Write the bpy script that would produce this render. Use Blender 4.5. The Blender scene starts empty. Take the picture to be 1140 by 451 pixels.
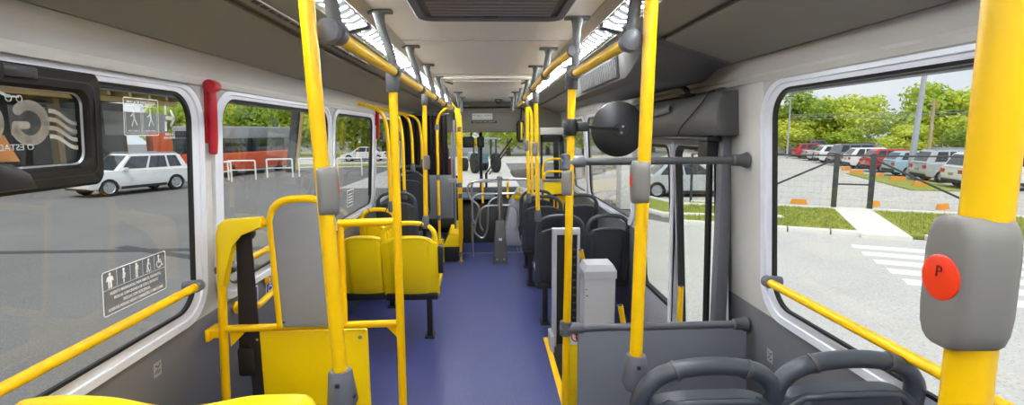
import bpy, bmesh, math, random
from mathutils import Vector, Matrix
random.seed(7)
S = bpy.context.scene
COL = S.collection
PI = math.pi
rad = math.radians

# ------------------------------------------------------------------ view
S.view_settings.view_transform = 'Standard'
S.view_settings.look = 'None'
S.view_settings.gamma = 1.0
S.view_settings.use_curve_mapping = False
S.view_settings.exposure = 0.12
S.cycles.use_denoising = True
S.cycles.max_bounces = 8
S.cycles.diffuse_bounces = 5
S.cycles.glossy_bounces = 4
S.cycles.transparent_max_bounces = 24
S.cycles.sample_clamp_indirect = 8.0
S.cycles.caustics_reflective = False
S.cycles.caustics_refractive = False

# ------------------------------------------------------------------ materials
def lin(c):
    return tuple(((v / 12.92) if v <= 0.04045 else ((v + 0.055) / 1.055) ** 2.4) for v in c)

def rgb(r, g, b):
    return lin((r / 255, g / 255, b / 255)) + (1.0,)

MATS = {}
def pm(name, col, rough=0.5, metal=0.0, vary=0.06, scale=6.0, bump=0.0, bscale=300.0, coat=0.0, spec=0.5):
    m = bpy.data.materials.new(name); m.use_nodes = True
    nt = m.node_tree; b = nt.nodes['Principled BSDF']
    b.inputs['Roughness'].default_value = rough
    b.inputs['Metallic'].default_value = metal
    b.inputs['Specular IOR Level'].default_value = spec
    b.inputs['Coat Weight'].default_value = coat
    b.inputs['Coat Roughness'].default_value = 0.08
    tc = nt.nodes.new('ShaderNodeTexCoord')
    nz = nt.nodes.new('ShaderNodeTexNoise'); nz.inputs['Scale'].default_value = scale; nz.inputs['Detail'].default_value = 4
    nt.links.new(tc.outputs['Object'], nz.inputs['Vector'])
    mx = nt.nodes.new('ShaderNodeMix'); mx.data_type = 'RGBA'
    mx.inputs['A'].default_value = tuple(max(0, c * (1 - vary)) for c in col[:3]) + (1,)
    mx.inputs['B'].default_value = tuple(min(1, c * (1 + vary)) for c in col[:3]) + (1,)
    nt.links.new(nz.outputs['Fac'], mx.inputs['Factor'])
    nt.links.new(mx.outputs['Result'], b.inputs['Base Color'])
    if bump > 0:
        n2 = nt.nodes.new('ShaderNodeTexNoise'); n2.inputs['Scale'].default_value = bscale; n2.inputs['Detail'].default_value = 2
        nt.links.new(tc.outputs['Object'], n2.inputs['Vector'])
        bp = nt.nodes.new('ShaderNodeBump'); bp.inputs['Strength'].default_value = bump; bp.inputs['Distance'].default_value = 0.002
        nt.links.new(n2.outputs['Fac'], bp.inputs['Height'])
        nt.links.new(bp.outputs['Normal'], b.inputs['Normal'])
    MATS[name] = m
    return m

def speckle(name, base, a, b2, s1=900.0, rough=0.5, s0=3.0, vary=0.10):
    m = pm(name, base, rough, vary=vary, scale=s0)
    nt = m.node_tree; b = nt.nodes['Principled BSDF']
    prev = b.inputs['Base Color'].links[0].from_socket
    tc = nt.nodes.new('ShaderNodeTexCoord')
    for k, (c, lo, hi, sc) in enumerate(((a, 0.60, 0.66, s1), (b2, 0.62, 0.68, s1 * 0.7))):
        nz = nt.nodes.new('ShaderNodeTexNoise'); nz.inputs['Scale'].default_value = sc; nz.inputs['Detail'].default_value = 1
        mp = nt.nodes.new('ShaderNodeMapping'); mp.inputs['Location'].default_value = (k * 7.3, k * 3.1, 0)
        nt.links.new(tc.outputs['Object'], mp.inputs['Vector']); nt.links.new(mp.outputs['Vector'], nz.inputs['Vector'])
        mr = nt.nodes.new('ShaderNodeMapRange'); mr.inputs['From Min'].default_value = lo; mr.inputs['From Max'].default_value = hi
        nt.links.new(nz.outputs['Fac'], mr.inputs['Value'])
        mx = nt.nodes.new('ShaderNodeMix'); mx.data_type = 'RGBA'; mx.inputs['B'].default_value = c
        nt.links.new(mr.outputs['Result'], mx.inputs['Factor']); nt.links.new(prev, mx.inputs['A'])
        prev = mx.outputs['Result']
    nt.links.new(prev, b.inputs['Base Color'])
    return m

def glass(name, tint, base=0.035):
    m = bpy.data.materials.new(name); m.use_nodes = True
    nt = m.node_tree; nt.nodes.clear()
    out = nt.nodes.new('ShaderNodeOutputMaterial')
    tr = nt.nodes.new('ShaderNodeBsdfTransparent'); tr.inputs['Color'].default_value = tint
    gl = nt.nodes.new('ShaderNodeBsdfGlossy'); gl.inputs['Roughness'].default_value = 0.0
    lw = nt.nodes.new('ShaderNodeLayerWeight'); lw.inputs['Blend'].default_value = 0.5
    pw = nt.nodes.new('ShaderNodeMath'); pw.operation = 'POWER'; pw.inputs[1].default_value = 5.0
    ml = nt.nodes.new('ShaderNodeMath'); ml.operation = 'MULTIPLY_ADD'; ml.inputs[1].default_value = 0.6; ml.inputs[2].default_value = base
    nt.links.new(lw.outputs['Facing'], pw.inputs[0]); nt.links.new(pw.outputs[0], ml.inputs[0])
    mx = nt.nodes.new('ShaderNodeMixShader')
    nt.links.new(ml.outputs[0], mx.inputs['Fac']); nt.links.new(tr.outputs[0], mx.inputs[1]); nt.links.new(gl.outputs[0], mx.inputs[2])
    nt.links.new(mx.outputs[0], out.inputs['Surface'])
    MATS[name] = m
    return m

def led(name, col, strength):
    m = bpy.data.materials.new(name); m.use_nodes = True
    nt = m.node_tree; nt.nodes.clear()
    out = nt.nodes.new('ShaderNodeOutputMaterial')
    em = nt.nodes.new('ShaderNodeEmission'); em.inputs['Color'].default_value = col
    tc = nt.nodes.new('ShaderNodeTexCoord')
    wv = nt.nodes.new('ShaderNodeTexWave'); wv.bands_direction = 'Y'; wv.inputs['Scale'].default_value = 3.9; wv.inputs['Distortion'].default_value = 0.6
    nt.links.new(tc.outputs['Object'], wv.inputs['Vector'])
    mr = nt.nodes.new('ShaderNodeMapRange'); mr.inputs['From Min'].default_value = 0.62; mr.inputs['From Max'].default_value = 1.0; mr.inputs['To Min'].default_value = 0.50; mr.inputs['To Max'].default_value = strength
    nt.links.new(wv.outputs['Fac'], mr.inputs['Value']); nt.links.new(mr.outputs['Result'], em.inputs['Strength'])
    nt.links.new(em.outputs[0], out.inputs['Surface'])
    MATS[name] = m
    return m

def leafmat(name, c1, c2):
    m = pm(name, c1, 0.55, vary=0.1)
    nt = m.node_tree; b = nt.nodes['Principled BSDF']
    ge = nt.nodes.new('ShaderNodeNewGeometry')
    mx = nt.nodes.new('ShaderNodeMix'); mx.data_type = 'RGBA'
    mx.inputs['A'].default_value = c1; mx.inputs['B'].default_value = c2
    nt.links.new(ge.outputs['Random Per Island'], mx.inputs['Factor'])
    nt.links.new(mx.outputs['Result'], b.inputs['Base Color'])
    tl = nt.nodes.new('ShaderNodeBsdfTranslucent'); nt.links.new(mx.outputs['Result'], tl.inputs['Color'])
    ms = nt.nodes.new('ShaderNodeMixShader'); ms.inputs['Fac'].default_value = 0.35
    out = nt.nodes['Material Output']
    nt.links.new(b.outputs[0], ms.inputs[1]); nt.links.new(tl.outputs[0], ms.inputs[2]); nt.links.new(ms.outputs[0], out.inputs['Surface'])
    return m

YEL = pm('yellow_paint', rgb(250, 196, 0), 0.36, vary=0.02, coat=0.1, spec=0.35)
YEP = pm('yellow_plastic', rgb(255, 214, 0), 0.38, vary=0.03, bump=0.03, bscale=500)
GRY = pm('grey_plastic_fitting', rgb(100, 100, 106), 0.42, vary=0.05)
DGR = pm('dark_grey_plastic', rgb(80, 80, 80), 0.5, vary=0.05, bump=0.08, bscale=700)
BUT = pm('grey_button_housing', rgb(124, 120, 114), 0.5, vary=0.04)
COVE = pm('cove_grey', rgb(134, 131, 120), 0.55, vary=0.04, bump=0.15, bscale=600)
CEIL = pm('ceiling_cream', rgb(246, 240, 226), 0.55, vary=0.02)
UPW = pm('upper_wall_beige', rgb(188, 185, 178), 0.55, vary=0.02)
LOW = pm('lower_wall_grey', rgb(112, 112, 116), 0.55, vary=0.05, bump=0.15, bscale=500)
ALU = pm('window_frame_white', rgb(226, 228, 234), 0.35, vary=0.02)
RUB = pm('black_rubber', rgb(22, 22, 22), 0.5)
BLK = pm('black_plastic', rgb(28, 27, 27), 0.45, vary=0.1)
HOP = pm('hopper_frame_black', rgb(30, 27, 24), 0.6, vary=0.08, spec=0.2)
SEATG = pm('seat_charcoal', rgb(70, 73, 80), 0.42, vary=0.06, bump=0.05, bscale=500)
SEATD = pm('seat_back_black', rgb(55, 56, 60), 0.5, vary=0.06, bump=0.08, bscale=500)
HNDG = pm('seat_handle_charcoal', rgb(66, 69, 76), 0.36, vary=0.05)
PANG = pm('partition_grey', rgb(122, 124, 132), 0.5, vary=0.03, bump=0.1, bscale=600)
SCRG = pm('screen_grey', rgb(132, 132, 136), 0.55, vary=0.03)
LGRY = pm('light_grey_box', rgb(190, 190, 196), 0.45, vary=0.03)
RED = pm('hammer_red', rgb(190, 14, 40), 0.3, coat=0.3)
REDB = pm('button_red', rgb(250, 62, 24), 0.35)
CHR = pm('chrome', rgb(200, 200, 204), 0.30, metal=1.0, vary=0.02)
STEEL = pm('steel', rgb(170, 170, 174), 0.35, metal=0.8)
BELT = pm('belt_webbing', rgb(30, 22, 22), 0.8, vary=0.2, scale=60, bump=0.4, bscale=900)
WHT = pm('sticker_white', rgb(245, 245, 242), 0.5, vary=0.01)
STKG = pm('sticker_grey', rgb(160, 160, 158), 0.5, vary=0.02)
STKB = pm('sticker_dark', rgb(92, 92, 92), 0.5, vary=0.02)
BLUE = pm('sticker_blue', rgb(30, 60, 160), 0.5)
PEACH = pm('decal_peach', rgb(232, 214, 196), 0.5, vary=0.04)
ORGD = pm('decal_orange', rgb(235, 150, 80), 0.5)
FLR = speckle('floor_blue_vinyl', rgb(56, 62, 112), rgb(118, 124, 178), rgb(32, 34, 76), 300.0, 0.42)
MAROON = pm('maroon_fabric', rgb(84, 26, 34), 0.8)
CURT = pm('curtain_black', rgb(26, 20, 18), 0.85, vary=0.3, scale=14)
MIRR = pm('mirror_glass', rgb(200, 205, 210), 0.03, metal=1.0, vary=0.0)
GLS = glass('window_glass', (0.90, 0.92, 0.92, 1))
GLD = glass('door_glass', (0.90, 0.93, 0.91, 1))
LED = led('led_diffuser', (0.90, 0.95, 1.0, 1), 150.0)
ASP = speckle('asphalt', rgb(122, 120, 118), rgb(140, 138, 136), rgb(104, 102, 100), 40.0, 0.75, 0.35, 0.32)
CONC = speckle('concrete_road', rgb(206, 203, 198), rgb(222, 220, 216), rgb(180, 177, 172), 30.0, 0.9, 0.8, 0.14)
GRAV = speckle('gravel_lot', rgb(200, 196, 190), rgb(225, 222, 218), rgb(165, 160, 155), 12.0, 0.95, 0.4)
GRS = speckle('grass', rgb(150, 158, 66), rgb(176, 180, 96), rgb(110, 126, 46), 9.0, 0.9, 0.8)
RPNT = pm('road_paint_white', rgb(250, 250, 248), 0.7, vary=0.02)
KERB = pm('kerb_white', rgb(238, 236, 230), 0.8, vary=0.08, scale=2)
ORG = pm('orange_block', rgb(240, 160, 60), 0.7, vary=0.1)
FENC = pm('fence_dark_steel', rgb(70, 74, 78), 0.5, metal=0.3)
WIRE = pm('wire_grey', rgb(150, 152, 150), 0.5)
POLM = pm('lamp_post_grey', rgb(176, 182, 190), 0.5)
WOOD = pm('wood_pole', rgb(182, 160, 130), 0.8, vary=0.15)
TYRE = pm('tyre', rgb(30, 30, 32), 0.8)
RIM = pm('rim', rgb(205, 206, 210), 0.3, metal=0.7)
CGL = pm('car_glass', rgb(36, 44, 52), 0.05, vary=0.02, spec=0.8)
TAIL = pm('tail_lamp', rgb(190, 20, 24), 0.2)
HEADL = pm('head_lamp', rgb(220, 225, 230), 0.1)
UNDER = pm('car_black_trim', rgb(34, 34, 36), 0.6)
BARK = pm('bark', rgb(110, 92, 72), 0.9, vary=0.2)
BLDG = pm('building_grey', rgb(160, 163, 167), 0.7, vary=0.04)
BLDD = pm('building_dark', rgb(70, 72, 76), 0.7, vary=0.1)
BLDO = pm('building_orange', rgb(226, 96, 48), 0.6)
BEAM = pm('wood_beam', rgb(190, 160, 110), 0.7, vary=0.15)
ORBUS = pm('bus_orange', rgb(226, 86, 40), 0.35, coat=0.4)
LEAF = [leafmat('leaf_bright', rgb(200, 214, 60), rgb(236, 240, 110)), leafmat('leaf_mid', rgb(168, 194, 58), rgb(212, 224, 90)),
        leafmat('leaf_deep', rgb(128, 160, 54), rgb(184, 204, 80))]

# ------------------------------------------------------------------ mesh helpers
class MB:
    def __init__(s):
        s.bm = bmesh.new()
    def face(s, pts, mi=0):
        f = s.bm.faces.new([s.bm.verts.new(p) for p in pts]); f.material_index = mi; return f
    def box(s, x0, x1, y0, y1, z0, z1, bev=0.0, seg=2, M=None, mi=0):
        b = bmesh.new()
        bmesh.ops.create_cube(b, size=1.0)
        for v in b.verts:
            v.co = Vector(((x0 + x1) / 2 + v.co.x * (x1 - x0), (y0 + y1) / 2 + v.co.y * (y1 - y0), (z0 + z1) / 2 + v.co.z * (z1 - z0)))
        if bev > 0:
            bmesh.ops.bevel(b, geom=list(b.edges), offset=bev, segments=seg, affect='EDGES', profile=0.6)
        return s.add(b, M, mi)
    def add(s, b, M=None, mi=0):
        mp = {}
        for v in b.verts:
            mp[v] = s.bm.verts.new(M @ v.co if M else v.co)
        for f in b.faces:
            try:
                nf = s.bm.faces.new([mp[v] for v in f.verts]); nf.material_index = mi
            except ValueError:
                pass
        b.free()
        return s
    def tube(s, pts, r, n=12, r2=None, closed=False, up=None, mi=0, caps=True, radii=None, radii2=None):
        pts = [Vector(p) for p in pts]
        N = len(pts)
        tang = []
        for i in range(N):
            if closed:
                t = pts[(i + 1) % N] - pts[i - 1]
            else:
                t = pts[min(i + 1, N - 1)] - pts[max(i - 1, 0)]
            tang.append(t.normalized())
        if up is None:
            up = Vector((0, 0, 1)) if abs(tang[0].z) < 0.9 else Vector((0, 1, 0))
        nrm = (Vector(up) - tang[0] * Vector(up).dot(tang[0])).normalized()
        rings = []
        for i in range(N):
            if i:
                nrm = (nrm - tang[i] * nrm.dot(tang[i]))
                if nrm.length < 1e-6:
                    nrm = tang[i].orthogonal()
                nrm.normalize()
            bi = tang[i].cross(nrm)
            rr = radii[i] if radii else r
            rb = radii2[i] if radii2 else (rr if r2 is None else r2)
            rings.append([s.bm.verts.new(pts[i] + nrm * (rr * math.cos(2 * PI * k / n)) + bi * (rb * math.sin(2 * PI * k / n))) for k in range(n)])
        for i in range(N if closed else N - 1):
            a, b = rings[i], rings[(i + 1) % N]
            for k in range(n):
                f = s.bm.faces.new((a[k], a[(k + 1) % n], b[(k + 1) % n], b[k])); f.material_index = mi
        if not closed and caps:
            s.bm.faces.new(list(reversed(rings[0]))).material_index = mi
            s.bm.faces.new(rings[-1]).material_index = mi
        return s
    def lathe(s, prof, n=20, M=None, mi=0, caps=True):
        b = bmesh.new(); rings = []
        for r, z in prof:
            rings.append([b.verts.new((r * math.cos(2 * PI * k / n), r * math.sin(2 * PI * k / n), z)) for k in range(n)])
        for i in range(len(prof) - 1):
            for k in range(n):
                b.faces.new((rings[i][k], rings[i][(k + 1) % n], rings[i + 1][(k + 1) % n], rings[i + 1][k]))
        if caps:
            b.faces.new(list(reversed(rings[0]))); b.faces.new(rings[-1])
        return s.add(b, M, mi)
    def prism(s, poly, h0, h1, M=None, bev=0.0, seg=2, mi=0):
        """poly in local xy, extruded along local z"""
        b = bmesh.new()
        lo = [b.verts.new((p[0], p[1], h0)) for p in poly]; hi = [b.verts.new((p[0], p[1], h1)) for p in poly]
        n = len(poly)
        fl = b.faces.new(list(reversed(lo))); fh = b.faces.new(hi)
        for i in range(n):
            b.faces.new((lo[i], lo[(i + 1) % n], hi[(i + 1) % n], hi[i]))
        if bev > 0:
            bmesh.ops.bevel(b, geom=list(set(list(fl.edges) + list(fh.edges))), offset=bev, segments=seg, affect='EDGES', profile=0.5)
        return s.add(b, M, mi)
    def loft(s, rings, closed_ring=True, caps=True, mi=0):
        R = [[s.bm.verts.new(p) for p in r] for r in rings]
        n = len(R[0])
        for i in range(len(R) - 1):
            for k in range(n if closed_ring else n - 1):
                f = s.bm.faces.new((R[i][k], R[i][(k + 1) % n], R[i + 1][(k + 1) % n], R[i + 1][k])); f.material_index = mi
        if caps and closed_ring:
            s.bm.faces.new(list(reversed(R[0]))).material_index = mi; s.bm.faces.new(R[-1]).material_index = mi
        return s
    def build(s, name, mat, parent=None, smooth=40, **props):
        bmesh.ops.remove_doubles(s.bm, verts=s.bm.verts, dist=1e-6)
        bmesh.ops.recalc_face_normals(s.bm, faces=s.bm.faces)
        me = bpy.data.meshes.new(name); s.bm.to_mesh(me); s.bm.free()
        for m in (mat if isinstance(mat, (list, tuple)) else [mat]):
            me.materials.append(m)
        if smooth:
            me.shade_smooth() if hasattr(me, 'shade_smooth') else None
            me.set_sharp_from_angle(angle=rad(smooth))
        o = bpy.data.objects.new(name, me); COL.objects.link(o)
        if parent is not None:
            o.parent = parent
        for k, v in props.items():
            o[k] = v
        return o

def thing(name, label, cat, loc=(0, 0, 0), rz=0.0, group=None, M=None):
    o = bpy.data.objects.new(name, None); COL.objects.link(o)
    o.empty_display_size = 0.1
    if M is not None:
        o.matrix_basis = M
    else:
        o.location = loc; o.rotation_euler = (0, 0, rz)
    o['label'] = label; o['category'] = cat
    if group: o['group'] = group
    return o

def tag(o, label, cat, group=None, kind=None):
    o['label'] = label; o['category'] = cat
    if group: o['group'] = group
    if kind: o['kind'] = kind
    return o

def fillet(pts, r, n=6):
    pts = [Vector(p) for p in pts]
    out = [pts[0]]
    for i in range(1, len(pts) - 1):
        a, b, c = pts[i - 1], pts[i], pts[i + 1]
        d1 = a - b; d2 = c - b
        rr = min(r, d1.length * 0.49, d2.length * 0.49)
        p = b + d1.normalized() * rr; q = b + d2.normalized() * rr
        for k in range(n + 1):
            t = k / n
            out.append(p * (1 - t) ** 2 + b * (2 * t * (1 - t)) + q * t ** 2)
    out.append(pts[-1])
    return out

def rrect(a0, a1, b0, b1, r, n=8):
    out = []
    for (cx, cy, s) in ((a1 - r, b1 - r, 0), (a0 + r, b1 - r, 90), (a0 + r, b0 + r, 180), (a1 - r, b0 + r, 270)):
        for k in range(n + 1):
            t = rad(s + 90 * k / n)
            out.append((cx + r * math.cos(t), cy + r * math.sin(t)))
    return out

def copy_tree(o, parent=None, label=None, group=None):
    c = o.copy(); COL.objects.link(c)
    c.parent = parent
    if label: c['label'] = label
    if group: c['group'] = group
    for ch in o.children:
        copy_tree(ch, c)
    return c

def text(name, body, size, mat, parent, M, depth=0.0004, align='CENTER', sx=1.0):
    cu = bpy.data.curves.new(name, 'FONT'); cu.body = body; cu.size = size; cu.align_x = align; cu.align_y = 'CENTER'
    cu.extrude = depth; cu.resolution_u = 3
    tmp = bpy.data.objects.new(name + '_src', cu); COL.objects.link(tmp)
    bpy.context.view_layer.update()
    me = bpy.data.meshes.new_from_object(tmp.evaluated_get(bpy.context.evaluated_depsgraph_get()))
    bpy.data.objects.remove(tmp); bpy.data.curves.remove(cu)
    me.name = name
    me.transform(M @ Matrix.Diagonal((sx, 1, 1, 1)))
    me.materials.clear(); me.materials.append(mat)
    o = bpy.data.objects.new(name, me); COL.objects.link(o)
    o.parent = parent
    return o

T = Matrix.Translation
def RX(a): return Matrix.Rotation(rad(a), 4, 'X')
def RY(a): return Matrix.Rotation(rad(a), 4, 'Y')
def RZ(a): return Matrix.Rotation(rad(a), 4, 'Z')
def basis(o, x, y, z):
    x, y, z = Vector(x).normalized(), Vector(y).normalized(), Vector(z).normalized()
    return Matrix(((x.x, y.x, z.x, o[0]), (x.y, y.y, z.y, o[1]), (x.z, y.z, z.z, o[2]), (0, 0, 0, 1)))

# ------------------------------------------------------------------ camera
H = 1.65
cam = bpy.data.cameras.new('camera'); co = bpy.data.objects.new('camera', cam); COL.objects.link(co)
cam.sensor_fit = 'HORIZONTAL'; cam.sensor_width = 36.0; cam.lens = 570 / 1140 * 36.0
cam.clip_start = 0.02; cam.clip_end = 600
pi_, ya, ro = rad(7.74), rad(2.66), rad(-0.38)
fw = Vector((math.sin(ya) * math.cos(pi_), math.cos(ya) * math.cos(pi_), -math.sin(pi_)))
r0 = Vector((math.cos(ya), -math.sin(ya), 0)); u0 = r0.cross(fw)
rr_ = r0 * math.cos(ro) + u0 * math.sin(ro); uu_ = rr_.cross(fw)
co.matrix_world = basis((0, 0, H), rr_, uu_, -fw)
S.camera = co

# ------------------------------------------------------------------ world + sun
w = bpy.data.worlds.new('world'); S.world = w; w.use_nodes = True
nt = w.node_tree; bg = nt.nodes['Background']
tc = nt.nodes.new('ShaderNodeTexCoord')
mp = nt.nodes.new('ShaderNodeMapping'); mp.inputs['Scale'].default_value = (1.0, 1.0, 2.6)
nz = nt.nodes.new('ShaderNodeTexNoise'); nz.inputs['Scale'].default_value = 2.2; nz.inputs['Detail'].default_value = 6; nz.inputs['Roughness'].default_value = 0.55
nt.links.new(tc.outputs['Generated'], mp.inputs['Vector']); nt.links.new(mp.outputs['Vector'], nz.inputs['Vector'])
rmp = nt.nodes.new('ShaderNodeValToRGB')
rmp.color_ramp.elements[0].position = 0.36; rmp.color_ramp.elements[0].color = (0.70, 0.80, 0.96, 1)
rmp.color_ramp.elements[1].position = 0.58; rmp.color_ramp.elements[1].color = (1.0, 1.0, 1.0, 1)
nt.links.new(nz.outputs['Fac'], rmp.inputs['Fac']); nt.links.new(rmp.outputs['Color'], bg.inputs['Color'])
bg.inputs['Strength'].default_value = 1.05
sun = bpy.data.lights.new('sun', 'SUN'); sun.energy = 2.0; sun.angle = rad(2.0); sun.color = (1.0, 0.96, 0.88)
so = bpy.data.objects.new('sun', sun); COL.objects.link(so)
sd = Vector((0.02, 0.52, -0.86)).normalized()
so.rotation_euler = (-sd).to_track_quat('Z', 'Y').to_euler()
so.location = (0, -10, 20)

# ================================================================== BUS SHELL
def XL(z): return -1.22 + (z - 1.05) * 0.06
def XR(z): return 1.17 - (z - 1.05) * 0.06
def WX(side, z): return XL(z) if side < 0 else XR(z)
def WP(side, y, z, off=0.0):      # point on the inner wall surface, off metres into the room
    return Vector((WX(side, z) - side * off, y, z))
def wall_basis(side, y, z, off=0.0):   # local x to the viewer's right, y up the wall, z into the room
    up = Vector((-side * 0.06, 0, 1)).normalized()
    right = Vector((0, 1, 0)) if side < 0 else Vector((0, -1, 0))
    return basis(WP(side, y, z, off), right, up, right.cross(up))

Y0, Y1 = -1.6, 8.35
WB, WT = 0.88, 1.845
GND = -1.05
WIN = {-1: [(-1.35, 0.35), (0.40, 2.195), (2.275, 3.95), (3.98, 5.43), (5.48, 6.98), (7.05, 8.1)],
       1: [(-1.35, 0.35), (0.40, 2.075), (4.02, 5.86), (5.95, 6.95)]}
DOORS = [(2.40, 3.94), (7.02, 8.02)]
RO = 0.15

def ring_fill(mb, side, rect, outer, off, mi=0):
    (a0, a1, b0, b1) = rect
    n = len(outer)
    def corner(p):
        return (a1 if p[0] > (a0 + a1) / 2 else a0, b1 if p[1] > (b0 + b1) / 2 else b0)
    for i in range(n):
        p, q = outer[i], outer[(i + 1) % n]
        cp, cq = corner(p), corner(q)
        P = [WP(side, *p, off), WP(side, *q, off)]
        if cp == cq:
            if (Vector(p) - Vector(q)).length > 1e-6:
                mb.face(P + [WP(side, *cp, off)], mi)
        else:
            mb.face(P + [WP(side, *cq, off), WP(side, *cp, off)], mi)

def ring(mb, side, A, B, off_a, off_b):
    n = len(A)
    for i in range(n):
        j = (i + 1) % n
        mb.face([WP(side, *A[i], off_a), WP(side, *A[j], off_a), WP(side, *B[j], off_b), WP(side, *B[i], off_b)])

def wall(side):
    mb = MB()
    ops = [(a, b, WB, WT) for a, b in WIN[side]]
    if side > 0:
        ops += [(a, b, 0.02, 1.66) for a, b in DOORS]
    ops.sort()
    ztop = 1.86
    def quad(y0, y1, z0, z1):
        cuts = sorted({z0, z1} | ({0.875} if z0 < 0.875 < z1 else set()))
        for c0, c1 in zip(cuts, cuts[1:]):
            mb.face([WP(side, y0, c0), WP(side, y1, c0), WP(side, y1, c1), WP(side, y0, c1)], 1 if c1 <= 0.876 else 0)
    y = Y0
    for (a, b, z0, z1) in ops:
        if a > y: quad(y, a, 0, ztop)
        if z0 > 0.01: quad(a, b, 0, z0)
        quad(a, b, z1, ztop)
        if z0 > 0.5:
            ring_fill(mb, side, (a, b, z0, z1), rrect(a, b, z0, z1, RO), 0.0)
        y = b
    quad(y, Y1, 0, ztop)
    o = mb.build('wall_left' if side < 0 else 'wall_right', [UPW, LOW], kind='structure')
    so_ = o.modifiers.new('thickness', 'SOLIDIFY'); so_.thickness = 0.045
    # solidify outwards whatever the normal direction turned out to be
    n = o.data.polygons[0].normal
    so_.offset = -1.0 if n.x * side < 0 else 1.0
    return o
wall(-1); wall(1)

wn = 0
def window(side, a, b):
    global wn
    wn += 1
    mb = MB()
    A = rrect(a, b, WB, WT, RO); Bq = rrect(a + 0.078, b - 0.078, WB + 0.060, WT - 0.032, RO - 0.035)
    B2 = rrect(a + 0.042, b - 0.042, WB + 0.034, WT - 0.018, RO - 0.02)
    B1 = rrect(a + 0.037, b - 0.037, WB + 0.030, WT - 0.015, RO - 0.018)
    ring(mb, side, A, B1, 0.014, 0.016); ring(mb, side, B1, B2, 0.016, 0.010); ring(mb, side, B2, Bq, 0.010, 0.008)
    ring(mb, side, A, A, 0.014, -0.03); ring(mb, side, Bq, Bq, 0.008, -0.006)
    o = mb.build('window_%d' % wn, ALU, smooth=30, kind='structure')
    mb = MB()
    C_ = rrect(a + 0.088, b - 0.088, WB + 0.069, WT - 0.042, RO - 0.044)
    ring(mb, side, Bq, C_, 0.007, 0.004); ring(mb, side, C_, C_, 0.004, -0.010); ring(mb, side, Bq, Bq, 0.007, -0.010)
    mb.build('rubber_seal', RUB, o)
    mb = MB()
    b2 = bmesh.new()
    lo = [WP(side, *p, -0.003) for p in Bq]; hi = [WP(side, *p, -0.008) for p in Bq]
    mb.loft([lo, hi])
    b2.free()
    mb.build('glass', GLS, o, smooth=0)
    return o
WINOBJ = {}
for sd_ in (-1, 1):
    for a, b in WIN[sd_]:
        WINOBJ[(sd_, a)] = window(sd_, a, b)

# floor with the lift well cut out beside the rear door
mb = MB()
mb.box(-1.30, 0.455, Y0, Y1, -0.06, 0.0)
mb.box(0.455, 1.24, Y0, 2.26, -0.06, 0.0)
mb.box(0.455, 1.24, 3.96, Y1, -0.06, 0.0)
mb.build('floor', FLR, smooth=0, kind='structure')
mb = MB(); mb.box(0.455, 1.24, 2.26, 3.96, -0.34, -0.30); mb.build('floor_well', DGR, smooth=0, kind='structure')
mb = MB()
mb.box(0.43, 0.47, 2.30, 3.94, -0.30, 0.012, 0.004)
mb.build('trim_1', YEL, kind='structure')
for i, yy in enumerate((6.95, 7.90)):
    mb = MB(); mb.box(-0.40, 0.50, yy - 0.02, yy + 0.02, 0.0, 0.006, 0.002); mb.build('trim_%d' % (2 + i), STEEL, kind='structure')
mb = MB()
for k in range(3):
    mb.box(0.40 + 0.05 * k, 0.415 + 0.05 * k, 7.0, 7.85, 0.0, 0.006, 0.002)
mb.build('trim_4', STEEL, kind='structure')

# ceiling: flat cream skin, roof slab above, seams
mb = MB()
mb.box(-0.47, 0.47, Y0, 7.95, 2.12, 2.135)
mb.build('ceiling', CEIL, kind='structure')
mb = MB(); mb.box(-1.32, 1.27, Y0 - 0.05, Y1 + 0.05, 2.22, 2.26); mb.build('ceiling_roof', BLDG, kind='structure')
mb = MB()
for yy in (-0.4, 1.15, 2.70, 4.20):
    mb.box(-0.46, 0.46, yy - 0.006, yy + 0.006, 2.1165, 2.1215, 0.002)
mb.build('trim_5', UPW, kind='structure')

def profile(name, pts, mat, y0=Y0, y1=7.95, thick=0.012, flip=1):
    """pts: x,z polyline; extruded along the bus with thickness on the outer side"""
    mb = MB()
    P = [Vector((p[0], 0, p[1])) for p in pts]
    offs = []
    for i in range(len(P)):
        t = (P[min(i + 1, len(P) - 1)] - P[max(i - 1, 0)]).normalized()
        nrm = Vector((-t.z, 0, t.x)) * flip
        offs.append(P[i] + nrm * thick)
    sec = P + offs[::-1]
    mb.loft([[Vector((p.x, y0, p.z)) for p in sec], [Vector((p.x, y1, p.z)) for p in sec]])
    return mb.build(name, mat, smooth=30, kind='structure')

def bez(p0, p1, p2, n=6):
    return [tuple(Vector(p0) * (1 - t) ** 2 + Vector(p1) * 2 * t * (1 - t) + Vector(p2) * t * t) for t in [k / n for k in range(n + 1)]]

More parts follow.
